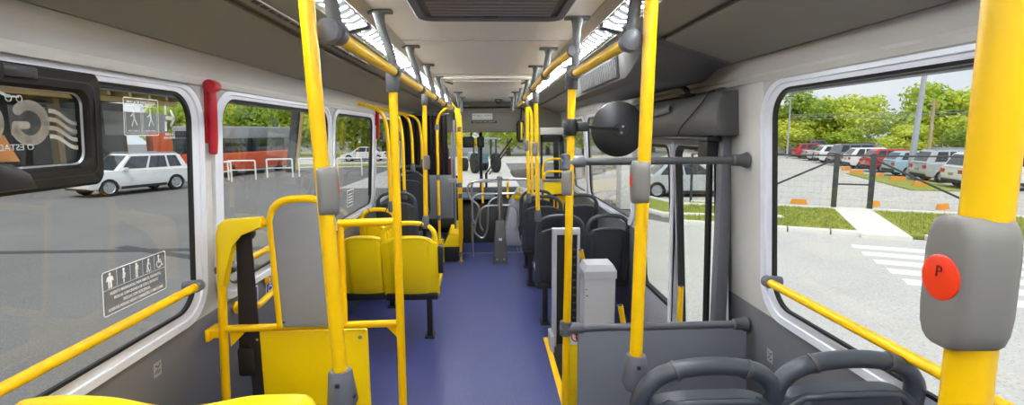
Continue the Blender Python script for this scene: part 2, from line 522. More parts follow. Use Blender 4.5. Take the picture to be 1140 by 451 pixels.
for s, nm in ((-1, 6), (1, 12)):
    xw = lambda z: WX(s, z)
    fl = 1 if s < 0 else -1
    gz = 1.962 if s < 0 else 1.945
    # moulding over the windows, curved pillar head, cove panels, lamp bezel
    profile('trim_%d' % nm, [(xw(1.85) - s * 0.006, 1.852), (xw(1.85) - s * 0.010, 1.872), (xw(1.87) - s * 0.004, 1.885)] +
            bez((xw(1.885) - s * 0.004, 1.885), (xw(1.95) - s * 0.01, 1.935), (s * 1.085, gz)), UPW, y1=Y1, flip=fl)
    profile('trim_%d' % (nm + 1), [(s * 1.10, gz + 0.012), (s * 1.06, gz + 0.016)], RUB, flip=fl)
    profile('trim_%d' % (nm + 2), [(s * 1.072, gz + 0.002)] + bez((s * 1.06, gz - 0.004), (s * 0.98, gz + 0.02), (s * 0.76, 2.037), 8), COVE, flip=fl)
    profile('trim_%d' % (nm + 3), [(s * 0.76, 2.049), (s * 0.72, 2.056)], DGR, flip=fl)
    profile('trim_%d' % (nm + 4), [(s * 0.728, 2.043), (s * 0.64, 2.062), (s * 0.575, 2.074), (s * 0.566, 2.082)], COVE, flip=fl)
    profile('trim_%d' % (nm + 5), [(s * 0.482, 2.100), (s * 0.474, 2.098), (s * 0.43, 2.117), (s * 0.425, 2.124)], UPW, flip=fl)
# outer lids so that no daylight leaks in over the coves
for s, k in ((-1, 18), (1, 19)):
    mb = MB(); x_ = WX(s, 1.86) + s * 0.045
    mb.box(min(x_, x_ + s * 0.05), max(x_, x_ + s * 0.05), Y0 - 0.05, Y1 + 0.05, 1.80, 2.24)
    mb.build('trim_%d' % k, BLDG, kind='structure')
mb = MB(); mb.box(-1.32, 1.27, Y0 - 0.05, Y0, -0.06, 2.24); mb.build('wall_back', UPW, kind='structure')
# the platform skirt below the floor, outside
for s, nm in ((-1, 'trim_20'), (1, 'trim_21')):
    mb = MB()
    x_ = WX(s, 0.0)
    if s < 0: mb.box(x_ - 0.045, x_, Y0, Y1, -0.75, -0.001)
    else:
        for (a, b) in ((Y0, 2.4), (3.94, 7.02), (8.02, Y1)):
            mb.box(x_, x_ + 0.045, a, b, -0.75, -0.001)
    mb.build(nm, BLDG, kind='structure')

# ------------------------------------------------------------------ LED strips
def led_strip(s, y0, y1, label):
    t = thing('ceiling_light', label, 'light', ((s * 0.525), y0, 2.09), 0, 'LED light strips')
    mb = MB()
    x0, z0 = s * 0.040, -0.011; x1, z1 = -s * 0.042, 0.009
    L = y1 - y0
    mb.loft([[(x0, 0, z0), (x1, 0, z1), (x1, 0, z1 + 0.02), (x0, 0, z0 + 0.02)], [(x0, L, z0), (x1, L, z1), (x1, L, z1 + 0.02), (x0, L, z0 + 0.02)]])
    mb.build('housing', ALU, t)
    mb = MB()
    n = Vector((z1 - z0, 0, -(x1 - x0))).normalized()
    if n.z > 0: n = -n
    a = Vector((x0 * 0.72, 0.008, z0 * 0.72)) + n * 0.002; b = Vector((x1 * 0.78, 0.008, z1 * 0.78)) + n * 0.002
    m_ = (a + b) / 2 + n * 0.007
    L2 = Vector((0, L - 0.016, 0)); up = -n * 0.003
    mb.loft([[a, m_, b, b + up, a + up], [a + L2, m_ + L2, b + L2, b + L2 + up, a + L2 + up]])
    mb.build('diffuser', LED, t)
    for yy in (0.0, L):
        mb = MB(); mb.box(-0.045, 0.045, yy - 0.012, yy + 0.012, -0.02, 0.03, 0.004, M=RY(-s * -13)); mb.build('end_cap', GRY, t)
segs = [(-1.5, -0.3), (-0.26, 0.94), (0.98, 2.18), (2.22, 3.42), (3.46, 4.66), (4.70, 5.90), (5.94, 7.1)]
ordn = ['behind the last seats', 'over the rear bench', 'nearest the viewer', 'beside the second roof bracket', 'beyond the third roof bracket', 'near the turnstile', 'over the front of the bus']
for s in (-1, 1):
    for (a, b), w_ in zip(segs, ordn):
        led_strip(s, a, b, 'lit white LED strip in the %s cove, %s' % ('left' if s < 0 else 'right', w_))

# vents on the coves
t = thing('air_vent', 'row of small dark air slots along the left grey cove', 'vent', (-0.69, 1.5, 2.05))
mb = MB(); mb.box(-0.012, 0.012, -0.02, 1.58, -0.006, 0.0, 0.002, M=RY(-11)); mb.build('frame', COVE, t)
mb = MB()
for k in range(26):
    mb.box(-0.007, 0.007, k * 0.06, k * 0.06 + 0.04, -0.0085, -0.004, 0.0, M=RY(-11))
mb.build('slat', RUB, t)
t = thing('air_duct', 'bulky grey air duct with a ribbed face under the right cove, over the door', 'air duct', (0.80, 2.3, 1.97))
o = Vector((0.80, 2.3, 1.97))
def duct(y, k):
    full = [(0.585, 2.068), (0.640, 2.030), (0.655, 1.905), (0.685, 1.878), (0.90, 1.872), (1.03, 1.885), (1.075, 1.94), (0.98, 1.99), (0.76, 2.055)]
    flat_ = [(0.585, 2.070), (0.64, 2.060), (0.70, 2.047), (0.74, 2.038), (0.90, 1.985), (1.03, 1.945), (1.075, 1.945), (0.98, 1.99), (0.76, 2.055)]
    return [Vector((p[0] + (q[0] - p[0]) * (1 - k), y, p[1] + (q[1] - p[1]) * (1 - k))) - o for p, q in zip(full, flat_)]
mb = MB(); mb.loft([duct(2.22, 0.05), duct(2.30, 0.35), duct(2.40, 0.85), duct(2.46, 1.0), duct(3.92, 1.0), duct(3.98, 0.6)]); mb.build('shell', DGR, t, smooth=35)
mb = MB(); mb.loft([[Vector(p) - o for p in ((0.640, 2.55, 2.020), (0.634, 2.55, 2.018), (0.647, 2.55, 1.918), (0.654, 2.55, 1.918))], [Vector(p) - o for p in ((0.640, 3.55, 2.020), (0.634, 3.55, 2.018), (0.647, 3.55, 1.918), (0.654, 3.55, 1.918))]])
gr = mb.build('grille', BLK, t, smooth=0)
mb = MB()
for k in range(24):
    y = 2.57 + k * 0.041
    mb.loft([[Vector(p) - o for p in ((0.637, y, 2.014), (0.629, y, 2.012), (0.642, y, 1.924), (0.650, y, 1.924))], [Vector(p) - o for p in ((0.637, y + 0.02, 2.014), (0.629, y + 0.02, 2.012), (0.642, y + 0.02, 1.924), (0.650, y + 0.02, 1.924))]])
mb.build('slat', DGR, gr, smooth=0)

# roof hatches
t = thing('roof_hatch', 'large dark grey louvred roof hatch with rounded corners in the ceiling overhead', 'roof hatch', (0.02, 1.62, 2.12))
mb = MB()
A = rrect(-0.295, 0.295, -0.53, 0.53, 0.07); Bq = rrect(-0.262, 0.262, -0.497, 0.497, 0.05)
def flat_ring(mb, A, B, z0, z1):
    n = len(A)
    for i in range(n):
        j = (i + 1) % n
        mb.face([(*A[i], z0), (*A[j], z0), (*B[j], z1), (*B[i], z1)])
flat_ring(mb, A, A, 0, -0.016); flat_ring(mb, A, rrect(-0.283, 0.283, -0.518, 0.518, 0.06), -0.016, -0.026)
flat_ring(mb, rrect(-0.283, 0.283, -0.518, 0.518, 0.06), Bq, -0.026, -0.018); flat_ring(mb, Bq, Bq, -0.018, 0.0)
mb.build('frame', GRY, t)
mb = MB(); mb.prism(rrect(-0.262, 0.262, -0.497, 0.497, 0.05), -0.004, 0.0); mb.build('panel', DGR, t)
mb = MB()
for k in range(20):
    y = -0.46 + k * 0.048
    mb.box(-0.235, 0.235, y, y + 0.03, -0.013, -0.003, 0.003)
mb.build('louvre', SCRG, t)
mb = MB(); mb.box(-0.03, 0.03, 0.475, 0.49, -0.024, -0.012, 0.003); mb.build('latch', DGR, t)
t = thing('roof_hatch', 'cream escape hatch with red label further along the ceiling', 'roof hatch', (0.0, 4.85, 2.12))
mb = MB(); flat = rrect(-0.40, 0.40, -0.5, 0.5, 0.08); mb.prism(flat, -0.022, 0.0, bev=0.008); mb.build('panel', CEIL, t)
mb = MB(); mb.prism(rrect(-0.30, 0.30, -0.35, 0.35, 0.05), -0.032, -0.02, bev=0.006); mb.build('raised_panel', CEIL, t)
for sx in (-1, 1):
    mb = MB(); mb.box(-0.008, 0.008, -0.10, 0.10, -0.034, -0.02, 0.003, M=T((sx * 0.335, -0.2, 0)) @ RZ(sx * 12)); mb.build('latch', BLK, t)
mb = MB(); mb.box(-0.10, 0.10, -0.49, -0.44, -0.0235, -0.02); mb.build('label', pm('label_red', rgb(200, 90, 80), 0.5), t)
text('label_text', 'SAÍDA DE EMERGÊNCIA', 0.017, WHT, t, T((0, -0.465, -0.0238)) @ RX(180) @ RZ(180))
# dome camera and small ceiling parts at the front
t = thing('surveillance_camera', 'small black dome camera on the ceiling above the driver bulkhead', 'camera', (0.16, 7.3, 2.12))
mb = MB(); mb.lathe([(0.05, 0), (0.05, -0.02), (0.045, -0.03)], 16); mb.build('base', DGR, t)
mb = MB(); mb.lathe([(0.04, -0.028), (0.036, -0.05), (0.02, -0.066), (0.002, -0.07)], 16); mb.build('dome', BLK, t)

# ================================================================== RAILS AND POLES
R_ = 0.0172
def sleeve(mb, p, q, r=0.026, n=14):
    p, q = Vector(p), Vector(q)
    d = (q - p); L = d.length
    ts = [0, 0.04, 0.5, 0.96, 1.0]; rs = [r * 0.9, r, r, r, r * 0.9]
    mb.tube([p + d * t for t in ts], r, n, radii=rs)

def bracket(par, top, bot, side=-1, big=False):
    """grey roof bracket: flat plate under the ceiling, stem that flares to it, eye round the rail"""
    top, bot = Vector(top), Vector(bot)
    mb = MB()
    k = 1.25 if big else 1.0
    mb.box(top.x - 0.052 * k, top.x + 0.052 * k, top.y - 0.022, top.y + 0.022, 2.107, 2.119, 0.004)
    N = 10
    pts = []; rad_ = []
    for i in range(N + 1):
        t = i / N
        p = bot.lerp(Vector((top.x, top.y, 2.112)), t)
        e = t * t * (3 - 2 * t)
        p.x = bot.x + (top.x - bot.x) * e
        pts.append(p); rad_.append((0.017 + 0.010 * max(0, (t - 0.75) / 0.25) ** 2) * k)
    mb.tube(pts, 0.018, 12, radii=rad_)
    mb.lathe([(0.018, -0.022), (0.027 * k, -0.020), (0.0285 * k, 0), (0.027 * k, 0.020), (0.018, 0.022)], 16, M=T(bot) @ RX(90))
    return mb.build('bracket', DGR, par)

def handrail(label, pts, brs):
    t = thing('ceiling_handrail', label, 'handrail', pts[0])
    o = Vector(pts[0])
    mb = MB(); mb.tube([Vector(p) - o for p in fillet(pts, 0.05)], R_, 16); mb.build('rail', YEL, t)
    for tp, bt in brs:
        b = bracket(t, tp, bt); b.location = -o
    for p in (pts[0], pts[-1]):
        mb = MB(); mb.lathe([(0.012, -0.025), (0.026, -0.02), (0.029, 0.0), (0.026, 0.02), (0.012, 0.025)], 16, M=T(Vector(p) - o) @ RX(90)); mb.build('end_knob', GRY, t)
    return t
handrail('yellow overhead handrail along the left side of the aisle', [(-0.36, 1.24, 1.885), (-0.36, 5.35, 1.90)],
         [((-0.385, 1.26, 2.1), (-0.352, 1.26, 1.885))] + [((-0.41, y, 2.1), (-0.36, y, 1.89)) for y in (2.06, 2.86, 3.62, 4.38, 5.2)])
handrail('yellow overhead handrail on the right, the short lower length nearest the viewer', [(0.372, 1.36, 1.885), (0.368, 2.16, 1.895)],
         [((0.40, 1.36, 2.1), (0.376, 1.36, 1.885)), ((0.372, 2.16, 2.1), (0.366, 2.17, 1.895))])
handrail('yellow overhead handrail on the right, the long length behind the second bracket', [(0.362, 2.175, 1.985), (0.330, 2.6, 1.98), (0.315, 5.3, 1.93)],
         [((0.345, y, 2.1), (z, y, 1.98 - (y - 2.15) * 0.016)) for y, z in ((2.93, 0.330), (3.70, 0.325), (4.46, 0.32), (5.28, 0.315))])
for s in (-1, 1):
    for y in (6.0, 6.8):
        t = thing('roof_bracket', 'grey roof bracket by the front bulkhead, %s side, %s' % ('left' if s < 0 else 'right', 'nearer' if y < 6.5 else 'farther'), 'bracket', (s * 0.33, y, 2.0))
        mb = MB(); mb.box(-0.05, 0.05, -0.02, 0.02, 0.107, 0.119, 0.004); mb.build('plate', DGR, t)
        mb = MB(); mb.tube([(0, 0, -0.06), (0, 0, 0.02), (0, 0, 0.09), (0, 0, 0.11)], 0.018, 10, radii=[0.02, 0.018, 0.02, 0.032]); mb.build('stem', DGR, t)

def stop_button(par, z, face, p0, mat=BUT, full=True):
    """grey pod clipped to a pole, red round push button on the side 'face' (degrees about z, 0 = +x)"""
    M = T(Vector(p0) + Vector((0, 0, z))) @ RZ(face)
    mb = MB()
    # pod: rounded box around the pole, built as stacked rounded rectangles
    rings = []
    for (zz, k) in ((-0.056, 0.45), (-0.0535, 0.66), (-0.049, 0.82), (-0.040, 0.94), (-0.024, 1.0), (0.024, 1.0), (0.040, 0.94), (0.049, 0.82), (0.0535, 0.66), (0.056, 0.45)):
        rings.append([M @ Vector((x * (0.75 + 0.25 * k) + 0.006, y * k, zz)) for x, y in rrect(-0.021, 0.026, -0.027, 0.027, 0.012, 5)])
    mb.loft(rings)
    o = mb.build('stop_button_pod', mat, par)
    mb = MB(); mb.lathe([(0.0195, 0), (0.0195, 0.0012), (0.018, 0.002), (0.006, 0.0024), (0.0005, 0.0025)], 28, M=M @ T((0.0316, 0, 0.004)) @ RY(90))
    mb.build('push_button', REDB, o)
    if full:
        text('button_letter', 'P', 0.014, pm('letter_dark', rgb(120, 20, 10), 0.5), o, M @ T((0.0342, 0.0, 0.0085)) @ basis((0, 0, 0), (0, 1, 0), (0, 0, 1), (1, 0, 0)))
    return o

def pole(label, pts, r=R_, fit_bot=None, sleeve_top=None, buttons=(), fr=0.1, name='grab_pole', extra=None, group=None):
    o = Vector(pts[0])
    t = thing(name, label, 'grab pole', o, 0, group)
    P = [Vector(p) - o for p in fillet(pts, fr, 10)]
    mb = MB(); mb.tube(P, r, 16); mb.build('pole', YEL, t)
    kf = 1.22 if fit_bot == 2 else 1.0
    if fit_bot:      # conical seat fitting at the foot
        d = (P[0] - P[1]).normalized(); p = P[0]
        mb = MB()
        mb.tube([p - d * 0.035, p - d * 0.030, p, p + d * 0.045, p + d * 0.065], 0.03, 14, radii=[r * 1.2 * kf, r * 1.35 * kf, r * 1.5 * kf, r * 1.75 * kf, r * 1.3 * kf])
        o2 = mb.build('seat_fitting', GRY, t)
        if fit_bot == 2:
            mb = MB()
            for ax, zz in ((-PI / 2, 0.01), (-0.35, -0.028), (-1.2, -0.045)):
                c = p + Vector((math.cos(ax) * r * 1.52 * kf, math.sin(ax) * r * 1.52 * kf, zz))
                mb.box(-0.005, 0.005, -0.004, 0.003, -0.004, 0.004, 0.001, M=T(c) @ RZ(math.degrees(ax) + 90))
            mb.build('screw', BLK, o2)
    if sleeve_top:
        d = (P[-1] - P[-2]).normalized()
        mb = MB(); sleeve(mb, P[-1] - d * sleeve_top, P[-1] + d * 0.03, r * 1.55); mb.build('sleeve', DGR, t)
    for z, f, full in buttons:
        z_ = z - o.z
        k = (z - pts[0][2]) / (pts[-1][2] - pts[0][2]) if abs(pts[-1][2] - pts[0][2]) > 0.01 else 0
        x_ = (pts[-1][0] - pts[0][0]) * k; y_ = (pts[-1][1] - pts[0][1]) * k
        stop_button(t, z_, f, (x_, y_, 0), full=full)
    if extra: extra(t, o)
    return t

# foreground right pole with the big red stop button
pole('yellow pole at far right with grey pod and large red P stop button', [(0.414, 0.40, 1.22), (0.409, 0.40, 2.115)], r=0.0178, buttons=[(1.523, 176, True)])
# pole on the yellow priority seat
pole('yellow pole rising from the grey fitting on the wide yellow seat', [(-0.362, 1.19, 1.05), (-0.398, 1.19, 2.11)], fit_bot=2, sleeve_top=0.03, buttons=[(1.521, 22, False)])
# pole on the near grey seat pair
pole('yellow pole rising from the charcoal seat handle at lower right', [(0.402, 1.33, 1.005), (0.418, 1.33, 2.08)], fit_bot=2, sleeve_top=0.10, buttons=[(1.519, 174, False)])
# aisle pole of the wheelchair guard
pole('yellow floor-to-handrail pole at the aisle end of the wheelchair guard', [(-0.378, 2.07, 0.0), (-0.366, 2.06, 1.87)], sleeve_top=0.06)
# aisle pole of the lift partition, with the two grey T clamps
def clamps(t, o):
    for z in (0.775, 1.525):
        mb = MB()
        p = Vector((0.341, 2.2, z)) - o
        mb.tube([p + Vector((0, 0, -0.034)), p + Vector((0, 0, -0.03)), p + Vector((0, 0, 0.03)), p + Vector((0, 0, 0.034))], 0.026, 14, radii=[0.022, 0.027, 0.027, 0.022])
        mb.tube([p + Vector((-0.026, 0, 0)), p, p + Vector((0.075, 0, 0)), p + Vector((0.08, 0, 0))], 0.024, 14, radii=[0.018, 0.027, 0.024, 0.02])
        mb.build('clamp', GRY, t)
pole('yellow floor-to-roof pole at the aisle end of the grey lift partition', [(0.336, 2.2, 0.0), (0.358, 2.19, 1.90)], sleeve_top=0.07, buttons=[(1.435, 150, False)], extra=clamps)
# stanchions further forward
pole('yellow stanchion rising from the aisle-side yellow seat, with grey pod', [(-0.49, 3.97, 0.98), (-0.47, 3.95, 1.93)], fit_bot=1, sleeve_top=0.07, buttons=[(1.43, 28, False)])
pole('yellow stanchion on the nearest black aisle seat at right', [(0.405, 4.14, 0.99), (0.385, 4.12, 1.94)], fit_bot=1, sleeve_top=0.06, buttons=[(1.52, 150, False)])
pole('yellow stanchion on the second black aisle seat at right', [(0.42, 5.28, 0.99), (0.40, 5.26, 1.97)], fit_bot=1, sleeve_top=0.06, buttons=[(1.52, 150, False)])
pole('yellow hooked pole between the right aisle stanchions', [(0.50, 5.75, 0.95), (0.49, 5.75, 1.92), (0.34, 5.72, 2.02)], r=0.015, fr=0.12)
# curved grab poles from the left wall down to the seats
for (x, y, z0, lab) in ((-0.90, 4.72, 1.00, 'yellow curved pole from the left wall to the yellow window seat'),
                        (-0.88, 5.40, 1.03, 'yellow curved pole behind the yellow one, on the first charcoal row'),
                        (-0.885, 6.10, 1.27, 'yellow curved pole from the left wall to the second charcoal row'),
                        (-0.865, 6.80, 1.28, 'yellow curved pole from the left wall, farthest forward')):
    def flange(t, o, y=y):
        mb = MB(); mb.lathe([(0.035, 0), (0.035, 0.006), (0.02, 0.012)], 14, M=T(Vector((-1.165, y, 1.925)) - o) @ RY(70)); mb.build('wall_flange', YEL, t)
    pole(lab, [(x, y, z0), (x, y, 1.62), (x - 0.03, y, 1.86), (-1.165, y, 1.925)], r=0.016, fit_bot=1, fr=0.26, extra=flange, buttons=[(1.62, 30, False)] if y in (5.40, 6.10) else ())

# ================================================================== SEATS
def seat(label, x, y, z0, shell_m, handle_m, base_m, leg_side=0, group=None, wid=0.405, bumper=0, handle=True, hr=0.019, st=0.0):
    """leg_side: -1/1 puts the pedestal at that side; 0 hangs the seat on its neighbour / the wall rail"""
    t = thing('bus_seat', label, 'bus seat', (x, y, z0), 0, group)
    hw = wid / 2
    def prof(u, v, back):
        w_ = hw * (0.93 + 0.07 * math.sin(min(1, v * 1.25) * PI * 0.5 + 0.3))
        if v > 0.82:
            k = (v - 0.82) / 0.18
            w_ *= (1 - 0.16 * k ** 2.6)
        zz = 0.335 + (0.525 + st) * v
        if v > 0.86:
            zz -= 0.045 * (abs(u) ** 3) * ((v - 0.86) / 0.14)
        yy = -0.060 * v + 0.05 * (1 - v) ** 3 + 0.030 * abs(u) ** 2.2
        if back:
            yy -= 0.034
            g = 0.010 * (1 / (1 + math.exp(-(abs(u) - 0.66) * 40)))
            if v > 0.1: yy += g - 0.010
            yy += 0.008 * math.exp(-((abs(u) - 0.68) / 0.03) ** 2)
        else:
            yy += 0.004 + 0.012 * abs(u) ** 4
        return Vector((u * w_, yy, zz))
    mb = MB(); nu, nv = 26, 16
    F = [[mb.bm.verts.new(prof(-1 + 2 * i / nu, j / nv, False)) for i in range(nu + 1)] for j in range(nv + 1)]
    K = [[mb.bm.verts.new(prof(-1 + 2 * i / nu, j / nv, True)) for i in range(nu + 1)] for j in range(nv + 1)]
    for G_ in (F, K):
        for j in range(nv):
            for i in range(nu):
                mb.bm.faces.new((G_[j][i], G_[j][i + 1], G_[j + 1][i + 1], G_[j + 1][i]))
    for j in range(nv):
        for i in (0, nu):
            mb.bm.faces.new((F[j][i], F[j + 1][i], K[j + 1][i], K[j][i]))
    for i in range(nu):
        for j in (0, nv):
            mb.bm.faces.new((F[j][i], F[j][i + 1], K[j][i + 1], K[j][i]))
    mb.build('backrest', shell_m, t, smooth=50)
    # raised rim along the top edge of the shell
    rim = []
    for i in range(25):
        u = -0.80 + 1.6 * i / 24
        p = prof(u, 0.985 - 0.16 * max(0, abs(u) - 0.62) ** 1.5 / 0.18 ** 1.5 * 0.5, True); rim.append(p + Vector((0, 0.002, -0.004)))
    mb = MB(); mb.tube(rim, 0.010, 8); mb.build('top_rim', shell_m, t, smooth=60)
    # side rails running up into the arched grab handle
    yb = lambda z: -0.060 * (z - 0.335) / 0.525 + 0.012
    if handle:
        e = hw - 0.012
        pts = [(-e * 0.97, yb(0.36) + 0.03, 0.36), (-e, yb(0.55), 0.55), (-e, yb(0.78), 0.78), (-e * 0.97, yb(0.885), 0.885), (-e * 0.72, yb(0.935), 0.940), (-e * 0.28, yb(0.955), 0.960),
               (e * 0.28, yb(0.955), 0.960), (e * 0.72, yb(0.935), 0.940), (e * 0.97, yb(0.885), 0.885), (e, yb(0.78), 0.78), (e, yb(0.55), 0.55), (e * 0.97, yb(0.36) + 0.03, 0.36)]
        path = fillet(pts, 0.06, 5)
        wb = lambda z: hr * 0.95 + 0.016 * max(0.0, min(1.0, (0.90 - z) / 0.16))
        path = [Vector((p.x - math.copysign(max(0, wb(p.z) - hr), p.x) * 0.9, p.y, p.z)) for p in path]
        mb = MB(); mb.tube(path, hr, 14, up=(0, 1, 0), radii=[hr * (0.8 if p.z < 0.86 else 0.95) for p in path], radii2=[wb(p.z) for p in path]); ho = mb.build('grab_handle', handle_m, t, smooth=60)
        for sx in (-1, 1):
            mb = MB(); mb.tube([(sx * e * 0.50 - 0.004, yb(0.952), 0.9515), (sx * e * 0.50 + 0.004, yb(0.952), 0.9485)][::1 if sx > 0 else -1] if sx > 0 else [(sx * e * 0.50 - 0.004, yb(0.952), 0.9485), (sx * e * 0.50 + 0.004, yb(0.952), 0.9515)], hr * 1.08, 14); mb.build('joint_ring', DGR, ho)
    # seat pan with front lip
    mb = MB()
    sec = [(0.02, 0.37), (0.05, 0.425), (0.16, 0.432), (0.32, 0.445), (0.40, 0.452), (0.425, 0.44), (0.42, 0.40), (0.36, 0.385), (0.10, 0.36)]
    rings = []
    for u in (-1, -0.94, -0.5, 0.5, 0.94, 1):
        k = 0.97 if abs(u) == 1 else 1.0
        rings.append([Vector((u * hw * 0.98, 0.22 + (a - 0.22) * k, 0.41 + (b - 0.41) * (0.7 if abs(u) == 1 else 1) + 0.012 * abs(u))) for a, b in sec])
    mb.loft(rings); mb.build('seat_pan', shell_m, t, smooth=50)
    mb = MB(); mb.box(-hw * 0.95, hw * 0.95, 0.0, 0.36, 0.315, 0.372, 0.015); mb.build('under_frame', base_m, t)
    if leg_side:
        lx = leg_side * (hw - 0.085)
        mb = MB(); mb.box(lx - 0.022, lx + 0.022, 0.01, 0.07, 0.0, 0.33, 0.006); mb.box(lx - 0.04, lx + 0.04, -0.03, 0.12, 0.0, 0.012, 0.004); mb.build('leg', base_m, t)
    if bumper:
        mb = MB(); mb.prism(rrect(-0.115, 0.115, -0.028, 0.028, 0.02, 4), -0.019, 0.019, M=T((bumper * (hw + 0.020), -0.02, 0.66)) @ RY(90)  @ Matrix.Identity(4)); mb.build('side_bumper', BLK, t)
    return t
# near right pair (only their tops are in the picture)
seat('charcoal seat at lower right whose handle carries the yellow pole', 0.575, 1.30, 0.083, SEATG, HNDG, BLK, -1, wid=0.40, hr=0.025, st=0.035)
seat('charcoal window seat at lower right, under the large side window', 0.95, 1.30, 0.092, SEATG, HNDG, BLK, 0, wid=0.43, hr=0.025, st=0.035)
# yellow pair right behind the guard and one more yellow window seat
seat('bright yellow aisle-side seat with dark bumper, its pair by the window', -0.625, 4.02, 0.0, YEP, YEP, BLK, 1, wid=0.44, bumper=1)
seat('bright yellow seat between the grey screen and the yellow aisle seat', -0.985, 4.05, 0.0, YEP, YEP, BLK, 0, wid=0.40)
seat('bright yellow window seat one row ahead of the yellow pair', -1.02, 4.78, 0.0, YEP, YEP, BLK, 1, wid=0.34)
# charcoal rows on the left, on a raised platform further forward
seat('charcoal seat directly ahead of the yellow window seat, below the curved poles', -0.965, 5.42, 0.08, SEATD, HNDG, BLK, 1, wid=0.42)
seat('charcoal seat on the raised left platform, nearer row', -0.965, 6.12, 0.25, SEATD, SEATD, BLK, 1, wid=0.42)
seat('charcoal seat on the raised left platform, farther row by the curtain', -0.975, 6.78, 0.27, SEATD, SEATD, BLK, 1, wid=0.40)
# black rows on the right beyond the door
seat('black aisle seat just beyond the lift column', 0.60, 4.25, 0.0, SEATD, HNDG, BLK, -1, wid=0.41)
seat('black window seat just beyond the light grey lift box', 1.005, 4.25, 0.0, SEATD, HNDG, BLK, 0, wid=0.38)
seat('black aisle seat of the second row on the right', 0.57, 5.35, 0.03, SEATD, HNDG, BLK, -1, wid=0.42)
seat('black window seat of the second row on the right', 0.975, 5.35, 0.04, SEATD, HNDG, BLK, 0, wid=0.36)
seat('black seat at the front right, nearest the turnstile', 0.58, 6.15, 0.0, SEATD, SEATD, BLK, -1, wid=0.40)
mb = MB(); mb.box(-1.26, -0.60, 5.9, 7.35, 0.0, 0.25, 0.01); mb.build('floor_platform', FLR, kind='structure')

# wide yellow priority seat, lower left: two humps and a low middle
t = thing('wide_bus_seat', 'wide yellow priority seat with two rounded shoulders at bottom left', 'bus seat', (-0.77, 1.275, 0.0))
def wz(x):
    g = lambda c, s: math.exp(-(abs(x - c) / s) ** 3.2)
    return 1.012 + max(0, -x) * 0.06 + 0.022 * max(g(-0.195, 0.13), g(0.255, 0.13)) - 0.045 * max(0, abs(x) - 0.33) / 0.03
mb = MB(); rings = []
N = 60
for i in range(N + 1):
    x = -0.36 + 0.72 * i / N
    zt = wz(x); r_ = 0.034 if abs(x) < 0.335 else 0.034 * max(0.25, 1 - ((abs(x) - 0.335) / 0.026) ** 2)
    prof_ = [(-0.01, 0.36), (-0.075, 0.60), (-0.135, zt - 0.06)]
    sec = [(0.04, 0.36), (-0.045, 0.62)]
    cy, cz = -0.105, zt - r_
    arc = [(cy + r_ * math.cos(a), cz + r_ * math.sin(a)) for a in [rad(-10 + 200 * k / 10) for k in range(11)]]
    rings.append([Vector((x, p[0], p[1])) for p in ([(0.05, 0.36), (-0.035, 0.66)] + arc + [(-0.095, 0.66), (0.0, 0.36)])])
mb.loft(rings); mb.build('backrest', YEP, t, smooth=60)
mb = MB(); mb.box(-0.34, 0.34, 0.0, 0.44, 0.37, 0.45, 0.03, 3); mb.build('seat_pan', YEP, t)
mb = MB(); mb.box(-0.30, 0.30, 0.05, 0.38, 0.31, 0.37, 0.01); mb.build('under_frame', BLK, t)
for lx in (-0.26, 0.26):
    mb = MB(); mb.box(lx - 0.022, lx + 0.022, 0.14, 0.20, 0.0, 0.32, 0.005); mb.box(lx - 0.045, lx + 0.045, 0.08, 0.26, 0.0, 0.012, 0.004); mb.build('leg', BLK, t)

# ================================================================== WALL HAND RAILS
def wall_rail(label, side, y0, y1, z=1.055):
    o = WP(side, y0, z, 0.06)
    t = thing('wall_handrail', label, 'handrail', o)
    mb = MB(); mb.tube([(0, 0, 0), (0, (y1 - y0), 0)], 0.016, 14); mb.build('rail', YEL, t)
    for yy in (0.0, y1 - y0):
        sgn = 1 if yy else -1
        mb = MB(); mb.lathe([(0.020, 0), (0.023, 0.004), (0.023, 0.035), (0.019, 0.04)], 16, M=T((0, yy - sgn * 0.02, 0)) @ RX(-90 * sgn)); mb.build('end_socket', GRY, t)
        mb = MB(); mb.tube([(0, yy + sgn * 0.008, 0), (side * 0.03, yy + sgn * 0.012, 0), (side * 0.058, yy + sgn * 0.012, -0.003)], 0.021, 12); mb.build('wall_mount', GRY, t)
wall_rail('yellow rail across the large left window', -1, 0.45, 2.03)
wall_rail('yellow rail across the large right window', 1, 0.45, 1.93)
wall_rail('yellow rail on the left window beyond the wheelchair guard', -1, 2.30, 3.86)

# ================================================================== WHEELCHAIR GUARD
yg = 2.15
t = thing('wheelchair_guard', 'yellow tube guard frame with a lower panel, across the left wheelchair bay', 'guard frame', (-1.14, yg, 0.0))
o = Vector((-1.14, yg, 0.0))
def gp(*p): return Vector(p) - o
mb = MB()
mb.tube([p - o for p in map(Vector, fillet([(-1.17, yg, 0.02), (-1.137, yg, 0.85), (-1.115, yg, 1.275), (-0.86, yg, 1.293)], 0.05))], 0.018, 14)
mb.build('tube_frame', YEL, t)
mb = MB(); mb.tube([gp(-1.14, yg, 0.828), gp(-0.385, yg, 0.836)], 0.016, 14); mb.build('cross_bar', YEL, t)
mb = MB(); mb.tube([gp(-0.63, yg, 1.278), gp(-0.385, yg, 1.283)], 0.017, 14); mb.build('upper_bar', YEL, t)
mb = MB(); mb.tube([gp(-0.625, yg, 0.83), gp(-0.622, yg, 1.285)], 0.013, 12); mb.build('inner_post', YEL, t)
